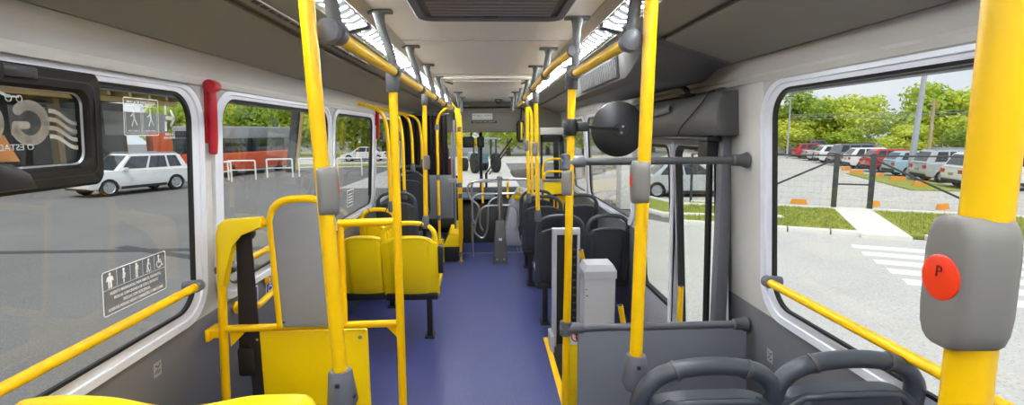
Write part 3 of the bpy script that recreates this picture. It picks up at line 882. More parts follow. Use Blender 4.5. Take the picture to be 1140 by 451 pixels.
# corner gusset and lower gussets
M_g = T((0, 0, 0)) @ basis((0, 0, 0), (1, 0, 0), (0, 0, 1), (0, -1, 0))
mb = MB(); mb.prism([(0.035, 1.02), (0.045, 1.12), (0.07, 1.195), (0.115, 1.245), (0.20, 1.264), (0.20, 1.312), (0.05, 1.302), (0.022, 1.28), (0.008, 1.02)], -0.022, 0.022, M=M_g, bev=0.008)
mb.build('corner_gusset', YEP, t)
mb = MB(); mb.prism([(0.03, 0.82), (0.10, 0.82), (0.03, 0.75)], -0.004, 0.004, M=M_g); mb.build('bracket_gusset', YEL, t)
mb = MB(); mb.prism([(0.745, 0.825), (0.69, 0.825), (0.745, 0.765)], -0.004, 0.004, M=M_g); mb.build('bracket_gusset', YEL, t)
mb = MB(); mb.prism(rrect(0.108, 0.605, 0.12, 0.808, 0.012, 4), -0.012, 0.012, M=T((0, 0.02, 0)) @ M_g, bev=0.005); lp = mb.build('lower_panel', YEP, t)
for sx in (0.138, 0.575):
    mb = MB(); mb.lathe([(0.009, 0), (0.009, 0.003), (0.005, 0.0055), (0.0005, 0.006)], 14, M=T((sx, 0.008, 0.775)) @ RX(90)); mb.build('screw', STEEL, lp)
mb = MB(); mb.box(-0.06, 0.005, -0.006, 0.012, 0.79, 0.822, 0.004); mb.box(-0.066, -0.052, -0.02, 0.07, 0.778, 0.83, 0.004); mb.build('wall_bracket', YEL, t)
# back screen for the wheelchair user: grey pad inside a yellow bezel, leaning slightly
t = thing('wheelchair_screen', 'grey padded backrest screen with a yellow tube edge on the guard frame', 'backrest', (-0.763, 2.13, 0.84))
Ms = basis((0, 0, 0), (1, 0, 0), (0, 0, 1), (0, -1, 0))
def scr(ins):
    return ([(0.135 - ins, 0.0)] + [(0.115 - ins + 0.0 * k, 0.0) for k in ()] +
            [(p.x, p.y) for p in fillet([Vector((0.13 - ins, 0.02, 0)), Vector((0.112 - ins, 0.555 - ins, 0)), Vector((-0.142 + ins, 0.545 - ins, 0)), Vector((-0.128 + ins, 0.02, 0))], 0.10 - ins * 0.5, 8)] +
            [(-0.128 + ins, 0.0)])
mb = MB(); mb.prism(scr(0.016), -0.012, 0.014, M=Ms, bev=0.004); mb.build('pad', SCRG, t)
mb = MB(); mb.tube([Ms @ Vector((p[0], p[1], 0.003)) for p in scr(0.004)], 0.016, 12); mb.build('tube_edge', YEL, t)
for sx in (-0.105, 0.105):
    mb = MB(); mb.lathe([(0.005, 0), (0.005, 0.003), (0.001, 0.004)], 10, M=T((sx, -0.014, 0.025)) @ RX(90)); mb.build('screw', BLK, t)
# retractable belt hanging from the corner
t = thing('safety_belt', 'dark retractable safety belt hanging inside the yellow guard frame', 'belt', (-1.03, 2.185, 1.235))
def strap(mb, a, b, wd=0.024, th=0.003):
    a, b = Vector(a), Vector(b); d = (b - a).normalized(); n = Vector((0, -1, 0)); sx = d.cross(n).normalized() * wd
    mb.loft([[a + sx - n * th, a + sx + n * th, a - sx + n * th, a - sx - n * th], [b + sx - n * th, b + sx + n * th, b - sx + n * th, b - sx - n * th]])
mb = MB(); mb.lathe([(0.030, -0.025), (0.034, -0.02), (0.034, 0.02), (0.030, 0.025)], 18, M=RX(90)); mb.build('guide_loop', BLK, t)
mb = MB(); strap(mb, (-0.006, -0.02, 0.0), (-0.035, -0.01, -0.50)); mb.build('webbing', BELT, t)
mb = MB(); strap(mb, (0.012, -0.028, 0.0), (0.018, -0.03, -0.95), 0.024); mb.build('webbing', BELT, t)
mb = MB(); mb.box(-0.055, 0.02, -0.05, 0.03, -0.62, -0.49, 0.016); mb.build('reel', BLK, t)
mb = MB(); mb.box(-0.04, 0.045, -0.05, 0.0, -0.79, -0.725, 0.014); bk = mb.build('buckle', BLK, t)
mb = MB(); mb.tube(fillet([(0.045, -0.03, -0.735), (0.085, -0.03, -0.735), (0.085, -0.03, -0.78), (0.045, -0.03, -0.78)], 0.02), 0.004, 8); mb.build('tongue', CHR, bk)
# curved yellow grab handle on the wall, wheelchair space stickers
t = thing('wall_grab_handle', 'small curved yellow grab handle on the wall behind the grey screen', 'handle', (-1.2, 2.55, 0.83))
mb = MB(); mb.tube(fillet([(0.0, -0.10, -0.01), (0.07, -0.10, -0.01), (0.08, 0.25, 0.03), (0.0, 0.25, 0.03)], 0.05), 0.016, 12); mb.build('bar', YEL, t)
mb = MB()
for yy, zz in ((-0.10, -0.01), (0.25, 0.03)): mb.lathe([(0.03, 0), (0.03, 0.006), (0.018, 0.01)], 12, M=T((-0.028, yy, zz)) @ RY(90))
mb.build('flange', YEL, t)

# ---------------------------------------------------------------- flat pictograms
def bar2(mb, p, q, w_, z0=0.0, z1=0.0006):
    p, q = Vector((p[0], p[1], 0)), Vector((q[0], q[1], 0)); d = (q - p).normalized(); n = Vector((-d.y, d.x, 0)) * w_ / 2
    k = 5
    pts = []
    for c, s0 in ((q, -90), (p, 90)):
        a0 = math.degrees(math.atan2(d.y, d.x)) + s0
        pts += [(c.x + math.cos(rad(a0 + 180 * i / k)) * w_ / 2, c.y + math.sin(rad(a0 + 180 * i / k)) * w_ / 2) for i in range(k + 1)]
    mb.prism(pts, z0, z1)
def disc2(mb, c, r, z0=0.0, z1=0.0006, n=14):
    mb.prism([(c[0] + r * math.cos(2 * PI * i / n), c[1] + r * math.sin(2 * PI * i / n)) for i in range(n)], z0, z1)
def outline2(mb, poly, w_, z0=0.0, z1=0.0006):
    n = len(poly)
    for i in range(n):
        bar2(mb, poly[i], poly[(i + 1) % n], w_, z0, z1)
def wheelchair(mb, cx, cy, s):
    disc2(mb, (cx - 0.10 * s, cy + 0.40 * s), 0.10 * s)
    bar2(mb, (cx - 0.10 * s, cy + 0.26 * s), (cx - 0.08 * s, cy - 0.05 * s), 0.11 * s)
    bar2(mb, (cx - 0.08 * s, cy + 0.10 * s), (cx + 0.14 * s, cy + 0.10 * s), 0.07 * s)
    bar2(mb, (cx - 0.08 * s, cy - 0.06 * s), (cx + 0.16 * s, cy - 0.06 * s), 0.09 * s)
    bar2(mb, (cx + 0.16 * s, cy - 0.06 * s), (cx + 0.26 * s, cy - 0.34 * s), 0.08 * s)
    bar2(mb, (cx + 0.26 * s, cy - 0.34 * s), (cx + 0.36 * s, cy - 0.30 * s), 0.07 * s)
    pts = [(cx - 0.06 * s + 0.27 * s * math.cos(rad(a)), cy - 0.17 * s + 0.27 * s * math.sin(rad(a))) for a in range(130, 361, 23)]
    for a, b in zip(pts, pts[1:]): bar2(mb, a, b, 0.06 * s)
def figure(mb, cx, cy, s, kind):
    disc2(mb, (cx, cy + 0.42 * s), 0.10 * s)
    if kind == 'obese':
        mb.prism([(cx + 0.26 * s * math.cos(2 * PI * i / 16), cy + 0.10 * s + 0.22 * s * math.sin(2 * PI * i / 16)) for i in range(16)], 0, 0.0006)
        for q in (-1, 1):
            bar2(mb, (cx + q * 0.10 * s, cy - 0.05 * s), (cx + q * 0.10 * s, cy - 0.48 * s), 0.13 * s); bar2(mb, (cx + q * 0.22 * s, cy + 0.22 * s), (cx + q * 0.30 * s, cy - 0.04 * s), 0.07 * s)
    elif kind == 'pregnant':
        bar2(mb, (cx, cy + 0.24 * s), (cx, cy - 0.02 * s), 0.17 * s); disc2(mb, (cx + 0.09 * s, cy + 0.06 * s), 0.10 * s)
        mb.prism([(cx - 0.08 * s, cy), (cx + 0.10 * s, cy), (cx + 0.13 * s, cy - 0.20 * s), (cx - 0.13 * s, cy - 0.20 * s)], 0, 0.0006)
        bar2(mb, (cx, cy - 0.15 * s), (cx, cy - 0.50 * s), 0.10 * s)
    elif kind == 'child':
        bar2(mb, (cx, cy + 0.22 * s), (cx, cy - 0.06 * s), 0.24 * s); disc2(mb, (cx + 0.15 * s, cy + 0.26 * s), 0.075 * s); bar2(mb, (cx - 0.10 * s, cy + 0.18 * s), (cx + 0.18 * s, cy + 0.06 * s), 0.09 * s)
        for q in (-1, 1): bar2(mb, (cx + q * 0.07 * s, cy - 0.08 * s), (cx + q * 0.07 * s, cy - 0.50 * s), 0.11 * s)
    elif kind == 'cane':
        bar2(mb, (cx - 0.02 * s, cy + 0.26 * s), (cx - 0.12 * s, cy - 0.06 * s), 0.16 * s); bar2(mb, (cx, cy + 0.22 * s), (cx + 0.20 * s, cy + 0.02 * s), 0.06 * s)
        bar2(mb, (cx - 0.12 * s, cy - 0.06 * s), (cx - 0.20 * s, cy - 0.48 * s), 0.09 * s); bar2(mb, (cx - 0.10 * s, cy - 0.06 * s), (cx + 0.06 * s, cy - 0.48 * s), 0.09 * s)
        bar2(mb, (cx + 0.20 * s, cy + 0.02 * s), (cx + 0.24 * s, cy - 0.48 * s), 0.035 * s)
    elif kind == 'run':
        bar2(mb, (cx, cy + 0.26 * s), (cx + 0.05 * s, cy - 0.05 * s), 0.14 * s); bar2(mb, (cx, cy + 0.22 * s), (cx - 0.22 * s, cy + 0.05 * s), 0.06 * s)
        bar2(mb, (cx + 0.05 * s, cy - 0.05 * s), (cx - 0.14 * s, cy - 0.45 * s), 0.08 * s); bar2(mb, (cx + 0.05 * s, cy - 0.05 * s), (cx + 0.26 * s, cy - 0.40 * s), 0.08 * s)

# priority seat sticker on the large left window
gz = -0.0018
t = thing('priority_sticker', 'white outlined priority seating sticker with five figures on the left window', 'sticker', M=wall_basis(-1, 1.775, 1.15, gz))
mb = MB(); mb.prism(rrect(-0.158, 0.158, -0.072, 0.072, 0.006, 4), -0.0004, 0.0); mb.build('backing', glass('sticker_film', (0.8, 0.8, 0.8, 1)), t)
mb = MB(); outline2(mb, rrect(-0.158, 0.158, -0.072, 0.072, 0.008, 4), 0.0032)
bar2(mb, (-0.155, 0.012), (0.155, 0.012), 0.0012)
mb.build('border', WHT, t)
mb = MB()
for i, k in enumerate(('obese', 'pregnant', 'child', 'cane')):
    figure(mb, -0.126 + 0.063 * i, 0.041, 0.048, k)
wheelchair(mb, 0.124, 0.041, 0.050)
for i in range(4):
    bar2(mb, (-0.0945 + 0.063 * i, 0.016), (-0.0945 + 0.063 * i, 0.067), 0.001)
mb.build('pictograms', WHT, t)
for i, ln in enumerate(('ASSENTO PREFERENCIAL PARA OBESOS, GESTANTES,', 'PESSOAS COM CRIANÇA DE COLO, IDOSOS E', 'PESSOAS COM DEFICIÊNCIA.', 'AUSENTES PESSOAS NESSAS CONDIÇÕES, O USO É LIVRE')):
    text('text_line', ln, 0.0135, WHT, t, T((0, -0.004 - i * 0.0178, 0.0004)), sx=0.80)
# emergency window sticker
t = thing('emergency_sticker', 'square white outlined emergency window sticker high on the left window', 'sticker', M=wall_basis(-1, 1.835, 1.712, gz))
mb = MB(); outline2(mb, rrect(-0.088, 0.088, -0.062, 0.062, 0.006, 4), 0.003); bar2(mb, (0, -0.058), (0, 0.038), 0.002)
outline2(mb, rrect(-0.080, -0.006, -0.054, 0.036, 0.004, 3), 0.0012); outline2(mb, rrect(0.006, 0.080, -0.054, 0.036, 0.004, 3), 0.0012)
mb.build('border', WHT, t)
for x_ in (-0.042, 0.044):
    mb = MB(); figure(mb, x_, -0.002, 0.062, 'run'); mb.build('pictogram', WHT, t)
text('text_line', 'JANELA DE EMERGÊNCIA', 0.0145, WHT, t, T((0, 0.048, 0.0004)), sx=0.9)
text('text_line', 'PUXE O MARTELO', 0.007, WHT, t, T((-0.042, -0.047, 0.0004))); text('text_line', 'QUEBRE O VIDRO', 0.007, WHT, t, T((0.042, -0.047, 0.0004)))
t = thing('exit_arrow_sticker', 'white arrow sticker pointing to the red hammer on the left window', 'sticker', M=wall_basis(-1, 1.985, 1.705, gz))
mb = MB(); bar2(mb, (-0.012, 0.008), (0.03, 0.008), 0.014); bar2(mb, (0.034, 0.008), (0.012, 0.034), 0.012); bar2(mb, (0.034, 0.008), (0.012, -0.018), 0.012)
mb.box(-0.026, -0.014, 0.020, 0.052, 0, 0.0006); mb.box(-0.026, -0.014, -0.040, -0.006, 0, 0.0006)
mb.build('arrow', WHT, t)
text('text_line', 'SAÍDA DE', 0.011, WHT, t, T((0.0, -0.052, 0.0004))); text('text_line', 'EMERGÊNCIA', 0.011, WHT, t, T((0.0, -0.065, 0.0004)))
# little grey socket-like notices low on both walls
for s, y, z, lab in ((-1, 1.86, 0.79, 'small pale notice sticker low on the left wall under the window'), (1, 2.02, 0.70, 'small pale notice sticker low on the right wall by the partition')):
    t = thing('notice_sticker', lab, 'sticker', M=wall_basis(s, y, z, 0.001))
    mb = MB(); mb.prism(rrect(-0.022, 0.022, -0.028, 0.028, 0.003, 3), 0, 0.0006); mb.build('backing', STKG, t)
    mb = MB()
    for a, b in (((-0.012, 0.016), (0.004, 0.006)), ((0.004, 0.006), (0.014, 0.018)), ((-0.014, -0.012), (0.0, -0.002)), ((0.0, -0.016), (0.014, -0.008))): bar2(mb, a, b, 0.006, 0.0006, 0.0012)
    mb.build('marks', STKB, t)
for i, (y, z) in enumerate(((2.64, 0.80), (2.86, 0.81))):
    t = thing('wheelchair_sticker', 'blue wheelchair symbol sticker on the wall behind the guard, %s of the two' % ('nearer' if i == 0 else 'farther'), 'sticker', M=wall_basis(-1, y, z, 0.001))
    mb = MB(); mb.prism(rrect(-0.06, 0.06, -0.06, 0.06, 0.006, 3), 0, 0.0006); mb.build('backing', WHT, t)
    mb = MB(); mb.prism(rrect(-0.052, 0.052, -0.052, 0.052, 0.005, 3), 0.0006, 0.001); mb.build('blue_field', BLUE, t)
    mb = MB(); wheelchair(mb, 0, 0, 0.09); o_ = mb.build('symbol', WHT, t); o_.location.z = 0.0011
t = thing('notice_sticker', 'small white notice sticker low on the third left window', 'sticker', M=wall_basis(-1, 4.55, 1.09, gz))
mb = MB(); outline2(mb, rrect(-0.10, 0.10, -0.07, 0.07, 0.006, 3), 0.005)
for k in range(4): bar2(mb, (-0.07, 0.035 - 0.025 * k), (0.07, 0.035 - 0.025 * k), 0.008)
mb.build('print', WHT, t)

# hopper window frame on the large left window
t = thing('hopper_window', 'black framed tilting vent window in the rear half of the left window', 'window frame', M=wall_basis(-1, 1.19, 1.68, 0.0))
A = rrect(-0.80, 0.435, -0.175, 0.155, 0.03, 6); Bq = rrect(-0.74, 0.372, -0.112, 0.092, 0.035, 6)
mb = MB()
A1 = rrect(-0.79, 0.425, -0.165, 0.145, 0.026, 6); B1 = rrect(-0.75, 0.382, -0.122, 0.102, 0.038, 6)
flat_ring(mb, A, A, -0.012, 0.012); flat_ring(mb, A, A1, 0.012, 0.022); flat_ring(mb, A1, B1, 0.022, 0.022); flat_ring(mb, B1, Bq, 0.022, 0.010); flat_ring(mb, Bq, Bq, 0.010, -0.012)
mb.build('frame', HOP, t)
mb = MB(); flat_ring(mb, rrect(-0.772, 0.404, -0.144, 0.124, 0.03, 6), rrect(-0.768, 0.400, -0.140, 0.120, 0.03, 6), 0.024, 0.024); flat_ring(mb, rrect(-0.772, 0.404, -0.144, 0.124, 0.03, 6), rrect(-0.772, 0.404, -0.144, 0.124, 0.03, 6), 0.0, 0.024)
mb.build('groove', RUB, t)
mb = MB(); flat_ring(mb, Bq, rrect(-0.735, 0.367, -0.107, 0.087, 0.032, 6), 0.009, 0.005); mb.build('trim', STEEL, t)
mb = MB(); mb.box(-0.78, 0.10, 0.105, 0.150, 0.020, 0.045, 0.01); mb.build('hinge_bar', HOP, t)
mb = MB(); mb.box(0.10, 0.20, 0.115, 0.145, 0.018, 0.036, 0.006); mb.build('hinge_end', BLK, t)
mb = MB(); mb.prism([(-0.02, -0.16), (0.165, -0.16), (0.145, -0.12), (0.10, -0.095), (0.04, -0.085), (-0.02, -0.085)], 0.015, 0.05, bev=0.010); mb.build('latch', BLK, t)
# decal on the outside of the hopper glass: reads mirrored from inside
t = thing('window_decal', 'mirrored peach letters and striped flag decal on the vent window glass', 'decal', M=wall_basis(-1, 1.445, 1.675, -0.0095) @ Matrix.Diagonal((0.74, 0.74, 1, 1)))
def mir(x): return x
mb = MB(); pts = [(-0.05 + 0.064 * math.cos(rad(a)), 0.012 + 0.062 * math.sin(rad(a))) for a in range(-150, 136, 15)]
for a, b in zip(pts, pts[1:]): bar2(mb, a, b, 0.036, 0, 0.0006)
bar2(mb, pts[0], (-0.105, 0.004), 0.028, 0, 0.0006); bar2(mb, (-0.105, 0.004), (-0.062, 0.004), 0.026, 0, 0.0006)
mb.build('letter', PEACH, t)
mb = MB(); pts = [(-0.225 + 0.060 * math.cos(rad(a)), 0.012 + 0.062 * math.sin(rad(a))) for a in range(0, 361, 15)]
for a, b in zip(pts, pts[1:]): bar2(mb, a, b, 0.036, 0, 0.0006)
mb.build('letter', PEACH, t)
mb = MB()
for k in range(4):
    pp = [(0.03 + 0.135 * i / 10, 0.066 - 0.031 * k - 0.045 * (i / 10) + 0.007 * math.sin(i / 10 * 2 * PI)) for i in range(11)]
    poly = pp + [(x, y - 0.016) for x, y in reversed(pp)]
    mb.prism(poly, 0, 0.0006)
mb.build('flag_stripes', PEACH, t)
mb = MB(); mb.prism([(-0.20, -0.12), (-0.098, -0.12), (-0.12, -0.085), (-0.15, -0.03), (-0.20, -0.03)], -0.0003, 0.0002); mb.build('orange_wedge', ORGD, t)
text('letters', 'O ESTADO', 0.030, WHT, t, T((-0.125, -0.073, 0.0008)) @ Matrix.Diagonal((-1, 1, 1, 1)), sx=1.15)
mb = MB()
for cx in (-0.125, -0.085):
    pts = [(cx + 0.011 * math.cos(rad(a)), 0.094 + 0.011 * math.sin(rad(a))) for a in range(0, 361, 30)]
    for a, b in zip(pts, pts[1:]): bar2(mb, a, b, 0.004, 0, 0.0006)
bar2(mb, (-0.16, 0.112), (-0.125, 0.10), 0.010, 0, 0.0006); bar2(mb, (-0.125, 0.10), (-0.088, 0.10), 0.006, 0, 0.0006)
mb.build('vehicle_icon', WHT, t)

# red emergency hammers on the pillars
def hammer(label, y, z):
    t = thing('emergency_hammer', label, 'hammer', M=wall_basis(-1, y, z, 0.0))
    mb = MB(); mb.box(-0.014, 0.014, -0.12, 0.12, 0.0, 0.014, 0.004); mb.build('holder', RED, t)
    mb = MB(); mb.tube([(0, -0.165, 0.028), (0, -0.16, 0.028), (0, -0.10, 0.028), (0, 0.06, 0.028), (0, 0.11, 0.028)], 0.016, 12, radii=[0.011, 0.016, 0.019, 0.018, 0.016]); mb.build('grip', RED, t)
    mb = MB(); mb.tube([(-0.034, 0.118, 0.03), (-0.028, 0.118, 0.03), (0.0, 0.118, 0.03), (0.03, 0.118, 0.03), (0.042, 0.118, 0.03)], 0.02, 14, radii=[0.010, 0.026, 0.028, 0.022, 0.004]); mb.build('hammer_head', RED, t)
    return t
hammer('red emergency hammer on the pillar after the large left window', 2.235, 1.735)
hammer('red emergency hammer on the pillar beyond the third left window', 5.50, 1.76)

# ================================================================== RIGHT SIDE: PARTITION, LIFT, DOOR
yp = 2.2
t = thing('grey_partition', 'grey low partition with two dark horizontal bars beside the lift well', 'partition', (0.75, yp, 0.0))
o = Vector((0.75, yp, 0))
mb = MB(); mb.prism([(0.397 - 0.75, 0.0), (1.215 - 0.75, 0.0), (1.172 - 0.75, 0.76), (0.397 - 0.75, 0.76)], -0.012, 0.012, M=basis((0, 0, 0), (1, 0, 0), (0, 0, 1), (0, -1, 0)), bev=0.004); mb.build('panel', PANG, t)
for z, xe in ((0.775, 1.165), (1.525, 1.125)):
    mb = MB(); mb.tube([(0.41 - 0.75, 0, z), (xe - 0.75 - 0.02, 0, z)], 0.0165, 14); b = mb.build('bar', DGR if z > 1 else GRY, t)
    mb = MB(); mb.tube([(xe - 0.75 - 0.055, 0, z), (xe - 0.75 - 0.05, 0, z), (xe - 0.75 - 0.02, 0, z), (xe - 0.75 + 0.008, 0, z)], 0.024, 14, radii=[0.02, 0.025, 0.026, 0.036]); mb.build('wall_socket', DGR, b)
t = thing('yellow_guard_panel', 'yellow lower panel with a red prohibition sticker behind the aisle pole', 'panel', (0.44, 2.42, 0.0))
mb = MB(); mb.prism(rrect(-0.075, 0.085, 0.02, 0.70, 0.01, 3), -0.01, 0.01, M=basis((0, 0, 0), (1, 0, 0), (0, 0, 1), (0, -1, 0)), bev=0.004); mb.build('panel', YEP, t)
Mq = T((-0.012, -0.0105, 0.645)) @ basis((0, 0, 0), (1, 0, 0), (0, 0, 1), (0, -1, 0))
mb = MB(); mb.prism(rrect(-0.034, 0.034, -0.040, 0.040, 0.004, 3), 0, 0.0008, M=Mq); st = mb.build('sticker', WHT, t)
mb = MB(); pts = [(0.026 * math.cos(2 * PI * i / 20), 0.004 + 0.026 * math.sin(2 * PI * i / 20)) for i in range(21)]
b = MB()
for p, q in zip(pts, pts[1:]): bar2(b, p, q, 0.007, 0.0008, 0.0014)
bar2(b, (-0.018, 0.022), (0.018, -0.014), 0.006, 0.0008, 0.0014)
b.bm.transform(Mq); b.build('prohibition_ring', REDB, st)
b = MB(); disc2(b, (0, 0.012), 0.007, 0.0008, 0.0012); bar2(b, (0, 0.0), (0.004, -0.012), 0.012, 0.0008, 0.0012); b.bm.transform(Mq); b.build('figure', BLK, st)

# lift column: aluminium frame with black slotted infill
t = thing('lift_column', 'tall narrow aluminium framed black panel of the wheelchair lift', 'lift column', (0.585, 3.80, 0.0))
Mz = basis((0, 0, 0), (1, 0, 0), (0, 0, 1), (0, -1, 0))
mb = MB()
mb.box(-0.105, -0.072, -0.03, 0.03, 0.0, 0.93, 0.004); mb.box(0.084, 0.105, -0.03, 0.03, 0.0, 0.93, 0.004); mb.box(-0.105, 0.105, -0.032, 0.032, 0.885, 0.932, 0.004)
mb.build('frame', LGRY, t)
mb = MB(); mb.box(-0.075, 0.087, -0.012, 0.012, 0.02, 0.89, 0.0); mb.build('infill', BLK, t)
mb = MB()
for k in range(12): mb.box(0.055, 0.075, -0.018, -0.011, 0.10 + 0.06 * k, 0.115 + 0.06 * k, 0.002)
mb.build('slot', DGR, t)
mb = MB(); mb.box(-0.13, -0.10, -0.14, 0.04, 0.0, 0.13, 0.01); mb.build('hinge_block', LGRY, t)
# lift control box
t = thing('lift_box', 'light grey lidded lift box standing behind the low partition', 'box', (0.672, 3.05, -0.3))
mb = MB(); mb.box(-0.095, 0.095, -0.06, 0.10, 0.0, 1.09, 0.006); mb.build('body', LGRY, t)
mb = MB(); mb.loft([[Vector((x, y, 1.07)) for x, y in rrect(-0.102, 0.102, -0.068, 0.108, 0.008, 3)], [Vector((x, y, 1.115)) for x, y in rrect(-0.102, 0.102, -0.068, 0.108, 0.008, 3)],
                    [Vector((x * 0.80, y * 0.86 + 0.01, 1.152)) for x, y in rrect(-0.102, 0.102, -0.068, 0.108, 0.008, 3)]]); mb.build('lid', LGRY, t, smooth=25)
mb = MB(); mb.box(-0.088, -0.08, -0.0625, -0.058, 1.0, 1.006, 0.001); mb.box(-0.085, -0.074, -0.0625, -0.058, 0.96, 0.966, 0.001); mb.build('rivet', BLK, t)
for lab, a, b in (('yellow tube handle sticking up behind the light grey lift box', (0.615, 3.22, 0.80), (0.585, 3.18, 0.905)),
                  ('yellow tube handle sticking up to the right of the light grey lift box', (0.80, 2.72, 0.30), (0.722, 2.70, 0.70)),
                  ('short upright yellow handle on the door threshold', (1.075, 2.74, -0.3), (1.075, 2.74, 0.79))):
    t = thing('grab_bar', lab, 'handle', a)
    d = Vector(b) - Vector(a)
    P = [Vector((0, 0, -0.3 - a[2])), Vector((0, 0, 0)), d] if 'threshold' not in lab else [Vector((0, 0, 0)), d]
    mb = MB(); mb.tube(fillet(P, 0.05), 0.0155, 12); mb.build('tube', YEL, t)
    mb = MB(); mb.tube([d - d.normalized() * 0.002, d + d.normalized() * 0.003], 0.0125, 12); mb.build('end_plug', BLK, t)

# door leaves
def door_leaf(n, y0, y1, gy0, gy1, zb, zt, gz0=0.36, gz1=1.55):
    mb = MB()
    x_in = lambda z: XR(z) + 0.012
    def PP(y, z, off): return Vector((x_in(z) - off, y, z))
    outer = rrect(y0, y1, zb, zt, 0.03, 5); A = rrect(gy0 - 0.02, gy1 + 0.02, gz0 - 0.02, gz1 + 0.02, 0.07, 5); G_ = rrect(gy0, gy1, gz0, gz1, 0.055, 5)
    def rg(mb, A, B, oa, ob):
        k = len(A)
        for i in range(k):
            j = (i + 1) % k
            mb.face([PP(*A[i], oa), PP(*A[j], oa), PP(*B[j], ob), PP(*B[i], ob)])
    rg(mb, outer, A, 0.012, 0.012); rg(mb, outer, outer, 0.012, -0.024); rg(mb, outer, A, -0.024, -0.024); rg(mb, A, A, 0.012, -0.024)
    d = mb.build('door_%d' % n, LGRY, kind='structure')
    mb = MB(); rg(mb, A, G_, 0.018, 0.014); rg(mb, A, A, 0.018, -0.02); rg(mb, G_, G_, 0.014, -0.02); mb.build('rubber_seal', RUB, d)
    mb = MB(); mb.loft([[PP(*p, -0.002) for p in G_], [PP(*p, -0.008) for p in G_]]); mb.build('glass', GLD, d, smooth=0)
    return d
d1 = door_leaf(1, 2.47, 3.12, 2.545, 3.05, -0.28, 1.66)
d2 = door_leaf(2, 3.14, 3.90, 3.21, 3.83, -0.28, 1.66, gz0=0.50)
d3 = door_leaf(3, 7.05, 7.99, 7.12, 7.92, -0.28, 1.66, gz0=-0.1, gz1=1.58)
for (y, dd, wd) in ((3.13, d1, 0.012), (2.445, d1, 0.02)):
    mb = MB(); mb.box(1.15, 1.175, y - wd, y + wd, -0.28, 1.66, 0.006); mb.build('edge_seal', RUB, dd)
mb = MB()
mb.tube([(1.12, 2.47, 0.0), (1.085, 2.47, 1.64)], 0.016, 10); mb.build('hinge_post', BLK, d1)
mb = MB(); mb.box(1.05, 1.12, 2.42, 2.53, 1.52, 1.625, 0.008); mb.build('hinge_arm', BLK, d1)
mb = MB(); mb.box(1.10, 1.16, 2.36, 2.42, -0.05, 1.66, 0.01); mb.build('door_jamb', GRY, kind='structure')
mb = MB(); mb.tube([(1.158, 3.11, -0.25), (1.138, 3.11, 1.62)], 0.012, 10); mb.build('edge_tube', ALU, d2)

# door engine cover
t = thing('door_engine_cover', 'bulky grey plastic cover over the rear door with a curved seam', 'cover', (1.08, 2.28, 1.73))
def cover_ring(y, k, zb, zt, xi):
    xo_b, xo_t = XR(zb), XR(zt)
    return [Vector((xo_b, y, zb)), Vector((xi + 0.02, y, zb)), Vector((xi, y, zb + 0.025)), Vector((xi - 0.004, y, zb + 0.08)), Vector((xi + 0.004, y, zt - 0.05)), Vector((xi + 0.025, y, zt - 0.008)), Vector((xo_t, y, zt))]
o = Vector((1.08, 2.28, 1.73))
mb = MB(); rings = [cover_ring(2.283, 1, 1.64, 1.825, 1.045), cover_ring(2.29, 1, 1.632, 1.835, 1.033), cover_ring(2.70, 1, 1.628, 1.836, 1.013)]
mb.loft([[p - o for p in r] for r in rings]); mb.build('end_cap', DGR, t, smooth=50)
mb = MB(); rings = [cover_ring(2.701, 1, 1.628, 1.836, 1.013), cover_ring(3.1, 1, 1.624, 1.837, 0.9935), cover_ring(3.93, 1, 1.62, 1.837, 0.98)]
mb.loft([[p - o for p in r] for r in rings]); mb.build('main_shell', DGR, t, smooth=50)
mb = MB(); seam = [Vector((1.05, 2.36, 1.838)), Vector((1.027, 2.375, 1.825)), Vector((1.019, 2.42, 1.79)), Vector((1.010, 2.52, 1.735)), Vector((1.002, 2.64, 1.675)), Vector((1.003, 2.69, 1.628))]
mb.tube([p - o for p in fillet(seam, 0.05)], 0.004, 8); mb.build('seam', RUB, t)
mb = MB()
mb.loft([[p - o for p in (Vector((0.998, 2.80, 1.80)), Vector((0.990, 2.80, 1.775)), Vector((0.998, 2.80, 1.755)))], [p - o for p in (Vector((0.972, 3.05, 1.775)), Vector((0.966, 3.05, 1.755)), Vector((0.972, 3.05, 1.735)))],
         [p - o for p in (Vector((0.965, 3.9, 1.76)), Vector((0.958, 3.9, 1.745)), Vector((0.965, 3.9, 1.73)))]]); mb.build('moulded_crease', DGR, t)
mb = MB(); mb.lathe([(0.013, 0), (0.013, 0.006), (0.007, 0.009), (0.001, 0.009)], 14, M=T(Vector((0.990, 3.08, 1.675)) - o) @ RY(-90)); mb.build('lock', CHR, t)
mb = MB(); mb.box(-0.05, 0.06, 0.10, 1.55, -0.125, -0.105, 0.005); mb.build('under_rail', BLK, t)
t = thing('wall_bracket', 'black curved bracket between the air duct and the door engine cover', 'bracket', (1.03, 2.72, 1.868))
mb = MB(); mb.tube(fillet([(0.03, 0, -0.03), (0.03, 0, 0.0), (0.0, 0, 0.02), (-0.05, 0, 0.02)], 0.02), 0.03, 10, r2=0.010); mb.build('arm', BLK, t)
mb = MB(); mb.box(0.0, 0.06, -0.04, 0.04, -0.035, -0.02, 0.004); mb.build('foot', BLK, t)

